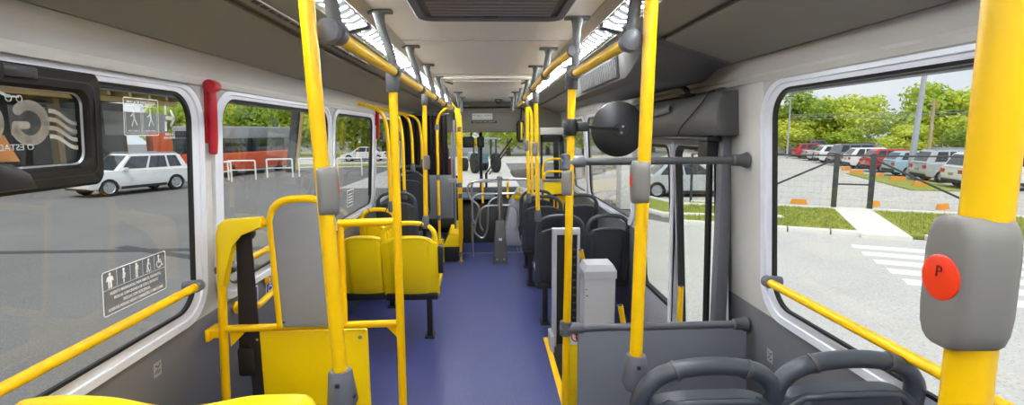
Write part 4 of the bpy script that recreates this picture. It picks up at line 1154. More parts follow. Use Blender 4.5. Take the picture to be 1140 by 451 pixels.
# convex mirror on the aisle pole: we see its black back
t = thing('convex_mirror', 'round black-backed convex mirror on an arm of the aisle pole', 'mirror', (0.352, 2.19, 1.672))
mb = MB()
mb.tube([(0, 0, -0.035), (0, 0, -0.03), (0, 0, 0.03), (0, 0, 0.035)], 0.03, 14, radii=[0.024, 0.028, 0.028, 0.024]); mb.build('pole_clamp', BLK, t)
mb = MB(); mb.box(0.028, 0.075, -0.02, 0.02, -0.018, 0.022, 0.005); mb.build('arm_joint', BLK, t)
mb = MB(); mb.tube([(0.06, 0.0, 0.003), (0.16, 0.10, -0.003), (0.255, 0.20, -0.006)], 0.007, 10); mb.build('arm', BLK, t)
Mm = T((0.268, 0.235, -0.008)) @ basis((0, 0, 0), (1, 0, 0.0), (0, 0, 1), (0.0, -1, 0))
mb = MB(); mb.lathe([(0.128, -0.012), (0.131, -0.004), (0.129, 0.004), (0.10, 0.020), (0.06, 0.030), (0.035, 0.033), (0.033, 0.037), (0.001, 0.038)], 40, M=Mm); sh = mb.build('back_shell', BLK, t)
mb = MB()
for a in range(3): mb.lathe([(0.006, 0), (0.006, 0.003), (0.001, 0.004)], 10, M=Mm @ T((0.017 * math.cos(a * 2.1 + 0.8), 0.017 * math.sin(a * 2.1 + 0.8), 0.037)))
mb.build('bolt', STEEL, sh)
mb = MB(); mb.lathe([(0.126, -0.011), (0.10, -0.028), (0.06, -0.04), (0.001, -0.046)], 40, M=Mm); mb.build('mirror_face', MIRR, t)

# ================================================================== FRONT OF THE BUS
# bulkhead with destination box, notice plates
mb = MB(); mb.box(-1.16, 1.12, 7.80, 7.84, 1.66, 2.22, 0.0); mb.box(-1.16, 1.12, 7.84, 8.35, 1.66, 1.70); mb.build('wall_front', COVE, kind='structure')
t = thing('destination_box_door', 'grey arched access door of the destination box above the windscreen', 'panel', (0.05, 7.80, 1.67))
mb = MB(); mb.prism([(p.x, p.y) for p in fillet([Vector((-0.55, 0, 0)), Vector((-0.55, 0.36, 0)), Vector((0.55, 0.36, 0)), Vector((0.55, 0, 0))], 0.20, 8)], 0.0, 0.02, M=basis((0, 0, 0), (1, 0, 0), (0, 0, 1), (0, -1, 0)), bev=0.006); mb.build('panel', COVE, t)
mb = MB(); P = [Vector((p.x, -0.019, p.y)) for p in fillet([Vector((-0.55, 0, 0)), Vector((-0.55, 0.36, 0)), Vector((0.55, 0.36, 0)), Vector((0.55, 0, 0))], 0.20, 8)]
mb.tube([p + Vector((0, -0.006, 0)) for p in P], 0.014, 8); mb.build('edge_seal', RUB, t)
t = thing('notice_plate', 'white notice plate with dark lettering above the windscreen', 'sign', M=T((-0.075, 7.772, 1.895)) @ Mz)
mb = MB(); mb.prism(rrect(-0.15, 0.15, -0.045, 0.045, 0.006, 3), 0, 0.003); mb.build('plate', WHT, t)
text('text_line', 'PROIBIDO FUMAR', 0.042, STKB, t, T((0, 0.014, 0.0034)), sx=0.85); text('text_line', 'NO INTERIOR DO VEÍCULO', 0.024, STKB, t, T((0, -0.024, 0.0034)), sx=0.9)
t = thing('dark_sign_strip', 'narrow dark strip with pale lettering below the white notice plate', 'sign', M=T((-0.05, 7.772, 1.815)) @ Mz)
mb = MB(); mb.prism(rrect(-0.19, 0.19, -0.018, 0.018, 0.003, 3), 0, 0.003); mb.build('plate', BLK, t)
text('text_line', 'FALE AO MOTORISTA SOMENTE O INDISPENSÁVEL', 0.019, WHT, t, T((0, 0, 0.0034)), sx=0.75)
t = thing('small_plate', 'small pale plate at the upper left of the front bulkhead', 'sign', M=T((-0.36, 7.79, 2.03)) @ Mz)
mb = MB(); mb.prism(rrect(-0.08, 0.08, -0.03, 0.03, 0.004, 3), 0, 0.004); mb.build('plate', pm('plate_pale', rgb(200, 196, 180), 0.5), t)
# windscreen
mb = MB()
fo = [(-1.20, 0.62), (1.16, 0.62), (1.13, 1.70), (-1.17, 1.70)]; fi = [(-1.12, 0.68), (1.08, 0.68), (1.05, 1.66), (-1.09, 1.66)]
for i in range(4):
    j = (i + 1) % 4
    for yy in (8.24, 8.30):
        mb.face([(fo[i][0], yy, fo[i][1]), (fo[j][0], yy, fo[j][1]), (fi[j][0], yy, fi[j][1]), (fi[i][0], yy, fi[i][1])])
    mb.face([(fi[i][0], 8.24, fi[i][1]), (fi[j][0], 8.24, fi[j][1]), (fi[j][0], 8.30, fi[j][1]), (fi[i][0], 8.30, fi[i][1])])
ws = mb.build('window_%d' % (wn + 1), RUB, kind='structure')
mb = MB(); mb.loft([[(x, 8.27, z) for x, z in fi], [(x, 8.276, z) for x, z in fi]]); mb.build('glass', GLS, ws, smooth=0)
mb = MB(); mb.box(-0.135, -0.085, 8.24, 8.29, 0.66, 1.68, 0.006); mb.build('mullion', BLK, ws)
mb = MB(); mb.box(-1.22, 1.18, 8.28, 8.33, -0.75, 0.64); mb.build('wall_front_apron', BLDD, kind='structure')
# dashboard and driver's place
t = thing('dashboard', 'dark dashboard with a teal binnacle under the windscreen', 'dashboard', (-0.2, 7.95, 0.0))
mb = MB(); mb.prism([(-0.3, 0.0), (0.28, 0.0), (0.28, 0.74), (0.10, 0.80), (-0.16, 0.70), (-0.26, 0.5)], -0.55, 0.68, M=basis((0, 0, 0), (0, 1, 0), (0, 0, 1), (1, 0, 0)), bev=0.02); mb.build('body', BLK, t)
mb = MB(); mb.box(-0.50, 0.30, -0.30, 0.05, 0.70, 0.745, 0.015, M=RX(6)); mb.build('top_pad', pm('teal_grey', rgb(96, 116, 124), 0.5), t)
t = thing('steering_wheel', 'black steering wheel in front of the driver seat', 'steering wheel', (-0.62, 7.55, 0.95))
mb = MB(); mb.tube([Matrix.Rotation(rad(-35), 3, 'X') @ Vector((0.21 * math.cos(2 * PI * k / 28), 0.21 * math.sin(2 * PI * k / 28), 0)) for k in range(28)], 0.016, 10, closed=True); mb.build('rim', BLK, t)
mb = MB()
for k in range(3):
    a = 2 * PI * k / 3 + 0.5; mb.tube([Vector((0, 0, -0.02)), Matrix.Rotation(rad(-35), 3, 'X') @ Vector((0.2 * math.cos(a), 0.2 * math.sin(a), 0))], 0.012, 8)
mb.build('spoke', BLK, t)
mb = MB(); mb.tube([(0, 0, 0), (0, 0.22, -0.30), (0, 0.25, -0.9)], 0.03, 10); mb.build('column', BLK, t)
t = thing('driver_seat', 'maroon high-backed driver seat behind the grey partition', 'driver seat', (-0.66, 7.12, 0.25))
mb = MB(); mb.box(-0.22, 0.22, 0.0, 0.42, 0.42, 0.54, 0.05, 3); mb.build('cushion', MAROON, t)
mb = MB(); mb.box(-0.21, 0.21, -0.09, 0.02, 0.50, 1.06, 0.05, 3); mb.build('backrest', MAROON, t)
mb = MB(); mb.box(-0.13, 0.13, -0.10, -0.01, 1.05, 1.22, 0.045, 3); mb.build('headrest', MAROON, t)
mb = MB(); mb.box(-0.15, 0.15, 0.08, 0.36, 0.0, 0.42, 0.02); mb.build('pedestal', BLK, t)
# cabin partition panel and curtains
t = thing('driver_partition', 'flat grey partition panel behind the driver, dark sill at its foot', 'partition', (-0.655, 6.98, 0.25))
mb = MB(); mb.box(-0.165, 0.165, -0.012, 0.012, 0.24, 0.84, 0.006); mb.build('panel', PANG, t)
mb = MB(); mb.box(-0.17, 0.19, -0.05, 0.03, 0.12, 0.25, 0.012); mb.build('sill', BLK, t)
mb = MB(); mb.tube([(0.165, 0, 0.0), (0.165, 0, 1.42)], 0.012, 10); mb.build('post', STEEL, t)
t = thing('cabin_curtain', 'pleated black curtain hanging above the grey driver partition', 'curtain', (-0.90, 7.0, 1.92))
def curtain(x0, x1, z0, z1, n=40):
    mb = MB(); F = []
    for i in range(n + 1):
        x = x0 + (x1 - x0) * i / n; y = 0.02 * math.sin(i * 1.7) + 0.008 * math.sin(i * 0.6)
        F.append((x, y))
    mb.loft([[Vector((x, y - 0.002, z0)) for x, y in F] + [Vector((x, y + 0.002, z0)) for x, y in reversed(F)], [Vector((x, y - 0.002, z1)) for x, y in F] + [Vector((x, y + 0.002, z1)) for x, y in reversed(F)]])
    return mb
curtain(-0.26, 0.36, -0.86, -0.03).build('cloth', CURT, t, smooth=60)
mb = MB(); mb.tube([(-0.28, 0, -0.015), (0.38, 0, -0.015)], 0.01, 10); mb.build('rod', DGR, t)
# boarding step with yellow sides, foot of the front post
t = thing('boarding_step', 'yellow edged step up to the driver platform', 'step', (-0.49, 6.86, 0.0))
mb = MB(); mb.box(-0.13, 0.12, -0.35, 0.30, 0.0, 0.19, 0.006); mb.build('tread_box', BLK, t)
mb = MB(); mb.loft([[Vector(p) for p in ((-0.02, -0.36, 0.36), (0.13, -0.36, 0.36), (0.13, 0.25, 0.44), (-0.02, 0.25, 0.44))], [Vector(p) for p in ((-0.10, -0.36, 0.20), (0.13, -0.36, 0.20), (0.13, 0.25, 0.20), (-0.10, 0.25, 0.20))]]); mb.build('yellow_cheek', YEP, t)
mb = MB(); mb.box(-0.13, -0.09, -0.37, -0.33, 0.0, 0.30, 0.004); mb.build('yellow_leg', YEP, t)
# front left posts
def joints(zs, mat=GRY, r=0.024):
    def f(t, o):
        for (x, y, z) in zs:
            mb = MB(); p = Vector((x, y, z)) - o
            mb.tube([p + Vector((0, 0, -0.03)), p + Vector((0, 0, -0.026)), p + Vector((0, 0, 0.026)), p + Vector((0, 0, 0.03))], r, 12, radii=[r * 0.85, r, r, r * 0.85]); mb.build('joint', mat, t)
    return f
pole('thin yellow pole with hooked top in front of the curtain', [(-0.575, 5.9, 0.25), (-0.57, 5.9, 1.84), (-0.40, 5.7, 1.96)], r=0.0155, fr=0.12, extra=joints([(-0.572, 5.9, 1.72), (-0.573, 5.9, 1.15), (-0.575, 5.9, 0.68)]))
def flatpost(t, o):
    mb = MB(); pl = [(-0.02, 0.25), (0.03, 0.25), (0.05, 1.75), (0.045, 1.86), (0.0, 1.95), (-0.09, 2.05), (-0.11, 2.02), (-0.03, 1.90), (-0.02, 1.80)]
    mb.prism(pl, -0.012, 0.012, M=T((0, -0.015, 0)) @ Mz, bev=0.004); mb.build('flat_panel', YEL, t)
    mb = MB(); mb.box(-0.035, 0.035, -0.04, 0.04, 0.0, 0.012, 0.003); mb.build('base_plate', STEEL, t)
    joints([(-0.366, 6.5, 0.10), (-0.36, 6.49, 1.0), (-0.355, 6.49, 0.86), (-0.35, 6.49, 1.70)], GRY, 0.03)(t, o)
pole('broad flat yellow post with angled head by the turnstile', [(-0.366, 6.5, 0.0), (-0.35, 6.5, 1.98)], extra=flatpost)
t = thing('grey_rail_post', 'slim grey post beside the broad flat yellow post', 'post', (-0.44, 6.75, 0.2))
mb = MB(); mb.tube([(0, 0, 0), (0, 0, 1.62)], 0.016, 12); mb.build('post', STEEL, t)
mb = MB(); mb.box(-0.09, 0.03, -0.03, 0.03, 0.80, 0.86, 0.01); mb.build('latch', STEEL, t)

# turnstile
t = thing('turnstile', 'chrome tube turnstile on a dark tapered pedestal in the aisle', 'turnstile', (0.145, 6.43, 0.0))
mb = MB(); mb.loft([[Vector((x, y, 0)) for x, y in rrect(-0.095, 0.095, -0.09, 0.09, 0.015, 3)], [Vector((x * 0.62, y * 0.7, 0.52)) for x, y in rrect(-0.095, 0.095, -0.09, 0.09, 0.015, 3)],
                    [Vector((x * 0.5, y * 0.55, 0.545)) for x, y in rrect(-0.095, 0.095, -0.09, 0.09, 0.015, 3)]]); pe = mb.build('pedestal', DGR, t, smooth=30)
mb = MB(); mb.box(-0.02, 0.02, -0.078, -0.07, 0.30, 0.33, 0.003, M=RX(0)); mb.build('label', WHT, pe)
for sx in (-0.045, 0.045):
    mb = MB(); mb.lathe([(0.012, 0), (0.012, 0.006), (0.001, 0.008)], 10, M=T((sx, -0.087, 0.06)) @ RX(90)); mb.build('bolt', STEEL, pe)
mb = MB(); mb.tube([(0, 0, 0.54), (0, 0, 1.08)], 0.030, 14); mb.lathe([(0.036, 1.06), (0.04, 1.08), (0.04, 1.10), (0.02, 1.115), (0.001, 1.117)], 16); mb.build('post', CHR, t)
for k, (ang, span) in enumerate(((180, 0.40), (8, 0.36))):
    for j, (z0, z1, sp) in enumerate(((0.62, 0.78, 0.62), (0.70, 0.93, 0.86), (0.58, 1.06, 1.0))):
        if k == 1 and j == 2: continue
        r_ = span * sp
        c, s_ = math.cos(rad(ang)), math.sin(rad(ang))
        def q(d, z): return Vector((c * d, s_ * d, z))
        if k == 0 and j == 2:
            P = fillet([q(0.0, 1.045), q(r_, 1.045), q(r_ * 1.02, 0.85), q(r_ * 0.62, 0.74), q(r_ * 0.86, 0.40), q(r_ * 0.55, 0.30), q(r_ * 0.40, 0.42), q(r_ * 0.36, 0.80), q(0.0, 0.86)], 0.09, 6)
        else:
            P = fillet([q(0.0, z1 - 0.04), q(r_, z1 - 0.04), q(r_ * 1.05, z0 - 0.12), q(r_ * 0.90, z0 - 0.2)], 0.12, 6)
        mb = MB(); mb.tube(P, 0.0125, 10); mb.build('arm', CHR, t)
mb = MB(); mb.tube(fillet([(-0.36, 0.25, 0.0), (-0.36, 0.25, 1.04), (0.42, 0.25, 1.05), (0.42, 0.25, 0.0)], 0.08), 0.015, 10); mb.build('guard_loop', CHR, t)
for x_, z0, z1 in ((-0.22, 0.74, 1.0), (0.11, 0.80, 1.02), (0.26, 0.84, 0.94)):
    mb = MB(); mb.tube([(x_, 0.24, z0), (x_, 0.24, z1)], 0.016, 10); mb.build('yellow_sleeve', YEL, t)
# fare validator and its cowl
t = thing('fare_machine', 'flat grey fare reader head on a post before the windscreen', 'fare machine', (0.50, 6.9, 0.0))
mb = MB(); mb.tube([(0.08, 0, 0), (0.08, 0, 1.10)], 0.03, 12); mb.build('post', GRY, t)
mb = MB(); mb.prism([(-0.20, 1.12), (-0.18, 1.16), (0.16, 1.19), (0.17, 1.10), (0.0, 1.05), (-0.17, 1.07)], -0.10, 0.10, M=Mz, bev=0.012); mb.build('head', BUT, t)
t = thing('engine_hump', 'pale silver engine housing by the windscreen behind the turnstile', 'housing', (0.47, 7.55, 0.0))
mb = MB(); mb.prism([(-0.26, 0.0), (0.30, 0.0), (0.30, 0.78), (-0.02, 0.84), (-0.16, 0.62), (-0.22, 0.3)], -0.25, 0.25, M=Mz, bev=0.03); mb.build('body', pm('silver_panel', rgb(196, 198, 204), 0.4), t)
mb = MB(); mb.box(-0.12, 0.06, -0.28, -0.24, 0.70, 0.80, 0.02); mb.build('yellow_cap', YEP, t)
# interior mirrors near the windscreen
t = thing('interior_mirror', 'black twin-housing driver mirror hanging in the middle of the windscreen', 'mirror', (-0.18, 7.9, 1.52))
mb = MB(); mb.box(-0.20, -0.03, -0.04, 0.03, -0.09, 0.08, 0.03, 3); mb.box(0.02, 0.13, -0.05, 0.02, -0.09, 0.08, 0.03, 3); mb.build('housing', BLK, t)
mb = MB(); mb.box(-0.03, 0.02, -0.02, 0.01, -0.07, 0.06, 0.006); mb.build('yellow_link', YEP, t)
mb = MB(); mb.tube([(-0.07, 0, 0.06), (-0.07, 0.02, 0.16)], 0.012, 8); mb.build('stem', BLK, t)
t = thing('side_mirror', 'tall black mirror with yellow edge hanging at the right of the windscreen', 'mirror', (0.475, 7.4, 1.68))
mb = MB(); mb.prism(rrect(-0.055, 0.055, -0.17, 0.15, 0.05, 6), -0.03, 0.03, M=RZ(25) @ Mz, bev=0.012); mb.build('housing', BLK, t)
mb = MB(); mb.box(-0.018, 0.008, -0.042, -0.030, -0.13, 0.12, 0.006, M=RZ(25)); mb.build('yellow_edge', YEP, t)
mb = MB(); mb.box(0.014, 0.044, -0.040, -0.030, -0.14, 0.12, 0.006, M=RZ(25)); mb.build('glass', MIRR, t)
mb = MB(); mb.tube([(0, 0, 0.14), (0.02, 0.06, 0.30)], 0.014, 8); mb.build('arm', BLK, t)
t = thing('wiper', 'black wiper arm slanting across the windscreen', 'wiper', (0.0, 8.36, 1.1))
mb = MB(); mb.tube([(-0.03, 0, -0.10), (0.40, 0, 0.46)], 0.012, 8); mb.tube([(0.02, 0.0, -0.12), (0.36, 0.0, 0.33)], 0.010, 8); mb.build('arm', BLK, t)
mb = MB(); mb.tube([(-0.03, 0, -0.10), (-0.03, -0.005, -0.30), (-0.03, -0.045, -0.48)], 0.02, 8); mb.build('pivot', BLK, t)
# raised yellow seat by the front door
t = thing('high_front_seat', 'tall orange-yellow seat with arched yellow handles near the front door', 'bus seat', (0.905, 6.5, 0.0))
mb = MB(); mb.box(-0.20, 0.19, -0.05, 0.0, 0.62, 1.03, 0.02, 3); mb.build('backrest', YEP, t)
mb = MB(); mb.box(-0.21, 0.20, -0.06, 0.01, 1.03, 1.065, 0.01); mb.build('top_strip', BUT, t)
mb = MB(); mb.box(-0.20, 0.19, 0.0, 0.42, 0.55, 0.63, 0.03, 3); mb.build('seat_pan', YEP, t)
mb = MB(); mb.box(-0.18, 0.18, 0.02, 0.40, 0.0, 0.55, 0.01); mb.build('pedestal', BLK, t)
for dz, zz in ((0.0, 1.16), (0.18, 1.31)):
    mb = MB(); mb.tube(fillet([(-0.19, -0.02 + dz, 1.0), (-0.19, -0.02 + dz, zz), (0.19, -0.02 + dz, zz), (0.19, -0.02 + dz, 1.0)], 0.14, 8), 0.015, 10); mb.build('grab_handle', YEL, t)
mb = MB(); mb.tube(fillet([(-0.19, -0.085, 0.85), (-0.02, -0.085, 0.87), (0.16, -0.085, 0.86)], 0.05), 0.012, 8)
for x_ in (-0.05, 0.13): mb.tube([(x_, -0.085, 0.56), (x_, -0.085, 0.86)], 0.012, 8)
mb.build('rear_guard_tube', MAROON, t)
t = thing('door_curtain', 'dark rolled screen beside the front door on the right', 'screen', (0.86, 7.02, 1.02))
mb = MB()
for x0, x1, z0, z1 in ((-0.14, -0.11, 0.0, 0.62), (0.13, 0.16, 0.0, 0.62), (-0.14, 0.16, 0.0, 0.03), (-0.14, 0.16, 0.50, 0.62)): mb.box(x0, x1, -0.015, 0.015, z0, z1, 0.004)
mb.build('frame', BLK, t)
mb = MB(); mb.box(-0.112, 0.132, -0.004, 0.004, 0.02, 0.51); mb.build('glass', GLD, t, smooth=0)
mb = MB(); mb.box(-0.15, 0.17, -0.05, 0.05, 0.60, 0.70, 0.02); mb.build('roller_box', UPW, t)

# ================================================================== OUTSIDE
G = GND
D = Vector((0.885, -0.465, 0)).normalized(); N_ = Vector((0.465, 0.885, 0)).normalized()
def dn(d, n, z=0.0): return D * d + N_ * n + Vector((0, 0, G + z))
MD = basis((0, 0, G), D, N_, (0, 0, 1))
def gbox(mb, d0, d1, n0, n1, z0, z1, bev=0.0): mb.box(d0, d1, n0, n1, z0, z1, bev, M=MD)
mb = MB(); mb.box(-120, 140, -60, 160, G - 0.3, G - 0.02); mb.build('ground', ASP, smooth=0, kind='structure')
mb = MB(); mb.prism([(1.6, -12), (40, -12), (40, 0.5), dn(24, 15.6)[:2], dn(-2, 15.6)[:2], (1.6, 21)], G - 0.02, G); mb.box(-7.5, 1.6, 26.0, 46.4, G - 0.02, G - 0.004); mb.box(-7.5, 14.0, 46.4, 60.0, G - 0.02, G - 0.004); mb.build('road', CONC, smooth=0, kind='structure')
mb = MB(); gbox(mb, -9.0, 60, 20.25, 75, -0.02, 0.012); mb.build('ground_lot', GRAV, smooth=0, kind='structure')
# kerbs, verges, path
mb = MB()
d = -2.0
while d < 26:
    if not 2.65 < d + 0.5 < 3.65: gbox(mb, d, d + 0.96, 15.45, 15.70, -0.02, 0.13, 0.02)
    d += 1.0
mb.build('kerb', KERB, kind='structure')
mb = MB(); gbox(mb, -2.0, 2.62, 15.70, 20.1, 0.0, 0.09); o = mb.build('grass_verge', GRS, smooth=0); o['kind'] = 'structure'
mb = MB(); gbox(mb, 3.68, 30, 15.70, 20.1, 0.0, 0.09); o = mb.build('grass_verge', GRS, smooth=0); o['kind'] = 'structure'
mb = MB(); gbox(mb, -2.0, 30, 20.1, 20.3, -0.02, 0.14, 0.02); mb.build('kerb', KERB, kind='structure')
mb = MB(); gbox(mb, 2.62, 3.68, 15.3, 20.25, -0.01, 0.10); mb.build('path', KERB, smooth=0, kind='structure')
# blades of grass on the verges
def blades(name, rects, n, h):
    mb = MB()
    for _ in range(n):
        d0, d1, n0, n1 = random.choice(rects)
        p = dn(random.uniform(d0, d1), random.uniform(n0, n1), 0.085); a = random.uniform(0, PI); hh = h * random.uniform(0.5, 1.2)
        v = Vector((math.cos(a), math.sin(a), 0)) * 0.02
        mb.face([p - v, p + v, p + Vector((random.uniform(-.03, .03), random.uniform(-.03, .03), hh))])
    o = mb.build(name, pm('grass_blade', rgb(166, 172, 78), 0.8, vary=0.2), smooth=0); return tag(o, 'short sunlit grass growing on the verge between kerb and fence', 'grass', kind='stuff')
blades('grass', [(-2, 2.55, 15.8, 20.0), (3.75, 9, 15.8, 20.0)], 6000, 0.09)
# crosswalk
mb = MB()
for k in range(6):
    n0 = 14.30 - 0.755 * k
    d0 = 2.25 + 0.09 * k
    gbox(mb, d0, d0 + 6.5, n0 - 0.40, n0, 0.0, 0.005)
mb.build('road_markings', RPNT, smooth=0, kind='structure')
# island with grass and kerbs seen through the rear door
mb = MB(); mb.prism([(4.9, 19.4), (5.6, 16.0), (8.9, 14.95), (9.1, 17.0), (6.9, 18.3), (6.1, 22.0)], G, G + 0.08, bev=0.02); o = mb.build('grass_island', GRS, smooth=0); o['kind'] = 'structure'
mb = MB(); isl = [(4.9, 19.4), (5.6, 16.0), (8.9, 14.95), (9.1, 17.0), (6.9, 18.3), (6.1, 22.0)]
mb.tube([Vector((x, y, G + 0.05)) for x, y in isl], 0.11, 8, closed=True); mb.build('kerb', KERB, kind='structure')
t = thing('white_pillar', 'short square white gate pillar on the grass beyond the rear door', 'pillar', (5.0, 18.0, G))
mb = MB(); mb.box(-0.35, 0.35, -0.35, 0.35, 0, 1.9, 0.03); mb.build('shaft', KERB, t)
mb = MB(); mb.box(-0.40, 0.40, -0.40, 0.40, 1.9, 2.0, 0.02); mb.build('cap', KERB, t)

# fence with the gate frame
t = thing('gate_frame', 'dark steel gate posts with a mid rail at the end of the white path', 'gate', dn(2.6, 20.2))
o = dn(2.6, 20.2)
for dd in (0.0, 1.02):
    mb = MB(); mb.box(dd - 0.075, dd + 0.075, -0.075, 0.075, 0, 1.95, 0.01, M=MD.to_3x3().to_4x4()); mb.build('post', FENC, t)
mb = MB(); mb.box(0.05, 0.97, -0.025, 0.025, 0.90, 0.95, 0.0, M=MD.to_3x3().to_4x4()); mb.build('mid_rail', FENC, t)
for sx, d0, d1, h0 in ((-1, -0.05, -3.2, 1.75), (1, 1.07, 4.3, 1.75)):
    mb = MB(); mb.tube([MD.to_3x3() @ Vector((d0, 0, h0)), MD.to_3x3() @ Vector((d1, 0, 0.1))], 0.032, 8); mb.build('brace', FENC, t)
t = thing('fence_rail', 'thin dark top rail of the lot fence running past the gate posts', 'fence', dn(-2.0, 20.2))
mb = MB(); mb.tube([MD.to_3x3() @ Vector((0, 0, 1.88)), MD.to_3x3() @ Vector((30, 0, 1.88))], 0.028, 8); mb.build('rail', FENC, t)
mb = MB()
for k in range(9):
    mb.tube([MD.to_3x3() @ Vector((0, 0, 0.2 + 0.2 * k)), MD.to_3x3() @ Vector((30, 0, 0.2 + 0.2 * k))], 0.002, 4)
for k in range(150):
    mb.tube([MD.to_3x3() @ Vector((0.2 * k, 0, 0.1)), MD.to_3x3() @ Vector((0.2 * k, 0, 1.88))], 0.0015, 4, up=(1, 0, 0))
mb.build('wire_mesh', WIRE, t)
for k in range(2):
    dd = -2.0 if k == 0 else 9.0
    mb = MB(); mb.tube([MD.to_3x3() @ Vector((dd + 2.0, 0, 0)), MD.to_3x3() @ Vector((dd + 2.0, 0, 1.9))], 0.05, 8); mb.build('post', FENC, t)
# orange wheel stops
def stop_block(p, s, lab):
    t = thing('wheel_stop', lab, 'wheel stop', p, random.uniform(-0.5, 0.5), 'orange wheel stops')
    mb = MB(); mb.loft([[Vector((x, y, 0)) for x, y in rrect(-0.45 * s, 0.45 * s, -0.15 * s, 0.15 * s, 0.03, 3)], [Vector((x * 0.85, y * 0.7, 0.30 * s)) for x, y in rrect(-0.45 * s, 0.45 * s, -0.15 * s, 0.15 * s, 0.03, 3)]]); mb.build('block', ORG, t, smooth=20)
for (x, y, s, lab) in ((11.5, 18.3, 0.62, 'orange block by the fence left of the gate posts'), (13.75, 17.5, 0.6, 'orange block just right of the gate posts'), (15.5, 16.6, 0.65, 'orange block where the right fence brace meets the ground'),
                       (24.4, 33.8, 0.85, 'orange wheel stop behind the left gate post, by the white cars'), (23.0, 30.9, 0.85, 'orange wheel stop between the gate posts behind the red car'), (22.5, 28.4, 0.85, 'orange wheel stop right of the red car'),
                       (21.8, 26.2, 0.85, 'orange wheel stop on the grass left of the lamp post'), (20.8, 23.6, 0.85, 'orange wheel stop behind the white SUV by the lamp post')):
    stop_block((x, y, G + 0.012), s, lab)
mb = MB(); mb.prism([(19.0, 22.0), (21.6, 21.0), (24.2, 29.8), (22.4, 31.0)], G + 0.012, G + 0.06); o = mb.build('grass_patch', GRS, smooth=0); o['kind'] = 'structure'

# lamp posts and poles
def lamp(label, x, y, h, r0_, r1_, mat, lean=(0, 0), name='lamp_post'):
    t = thing(name, label, 'pole', (x, y, G))
    mb = MB(); mb.tube([(0, 0, 0), (lean[0] * 0.5, lean[1] * 0.5, h * 0.5), (lean[0], lean[1], h)], r0_, 12, radii=[r0_, (r0_ + r1_) / 2, r1_]); mb.build('shaft', mat, t)
    return t
t = lamp('tall pale grey lamp post leaning slightly among the parked cars', 23.2, 27.1, 8.5, 0.17, 0.10, POLM, (0.45, 0.0))
mb = MB(); mb.tube([(0.45, 0, 8.4), (0.2, -0.2, 8.9), (-0.6, -0.9, 9.1)], 0.05, 8); mb.build('arm', POLM, t); mb = MB(); mb.box(-1.1, -0.5, -1.15, -0.85, 9.02, 9.15, 0.03); mb.build('lamp_head', POLM, t)
t = lamp('wooden utility pole before the trees, right of the lamp post', 33.1, 37.1, 4.9, 0.13, 0.10, WOOD, name='utility_pole')
mb = MB(); mb.box(-0.5, 0.5, -0.04, 0.04, 4.55, 4.63, 0.01); mb.build('crossarm', WOOD, t)
t = lamp('thin white pole at the far left end of the car row', 29.7, 49.7, 5.95, 0.10, 0.06, POLM, name='lamp_post')
mb = MB(); mb.box(-0.3, 0.3, -0.1, 0.1, 5.88, 5.98, 0.02); mb.build('lamp_head', POLM, t)
for k, zz in enumerate((3.35, 3.55, 3.15)):
    a = Vector((29.7, 49.7, G + 3.9 + 0.2 * k)); b = Vector((44, 28, G + 4.3 + 0.2 * k))
    mb = MB(); mb.tube([a.lerp(b, i / 16) - Vector((0, 0, 0.25 * math.sin(PI * i / 16))) for i in range(17)], 0.022, 5)
    o = mb.build('overhead_wire', WIRE); tag(o, ['lowest overhead wire before the trees', 'middle overhead wire before the trees', 'topmost overhead wire before the trees'][k], 'wire', 'overhead wires')

# ------------------------------------------------------------------ cars
PAINT = {}
def paint(c):
    if c not in PAINT: PAINT[c] = pm('car_paint_%s' % c, {'white': rgb(240, 241, 243), 'silver': rgb(190, 194, 200), 'grey': rgb(120, 124, 130), 'red': rgb(196, 30, 36), 'dark': rgb(96, 100, 108), 'blue': rgb(170, 200, 215)}[c], 0.25, vary=0.02, coat=0.6)
    return PAINT[c]
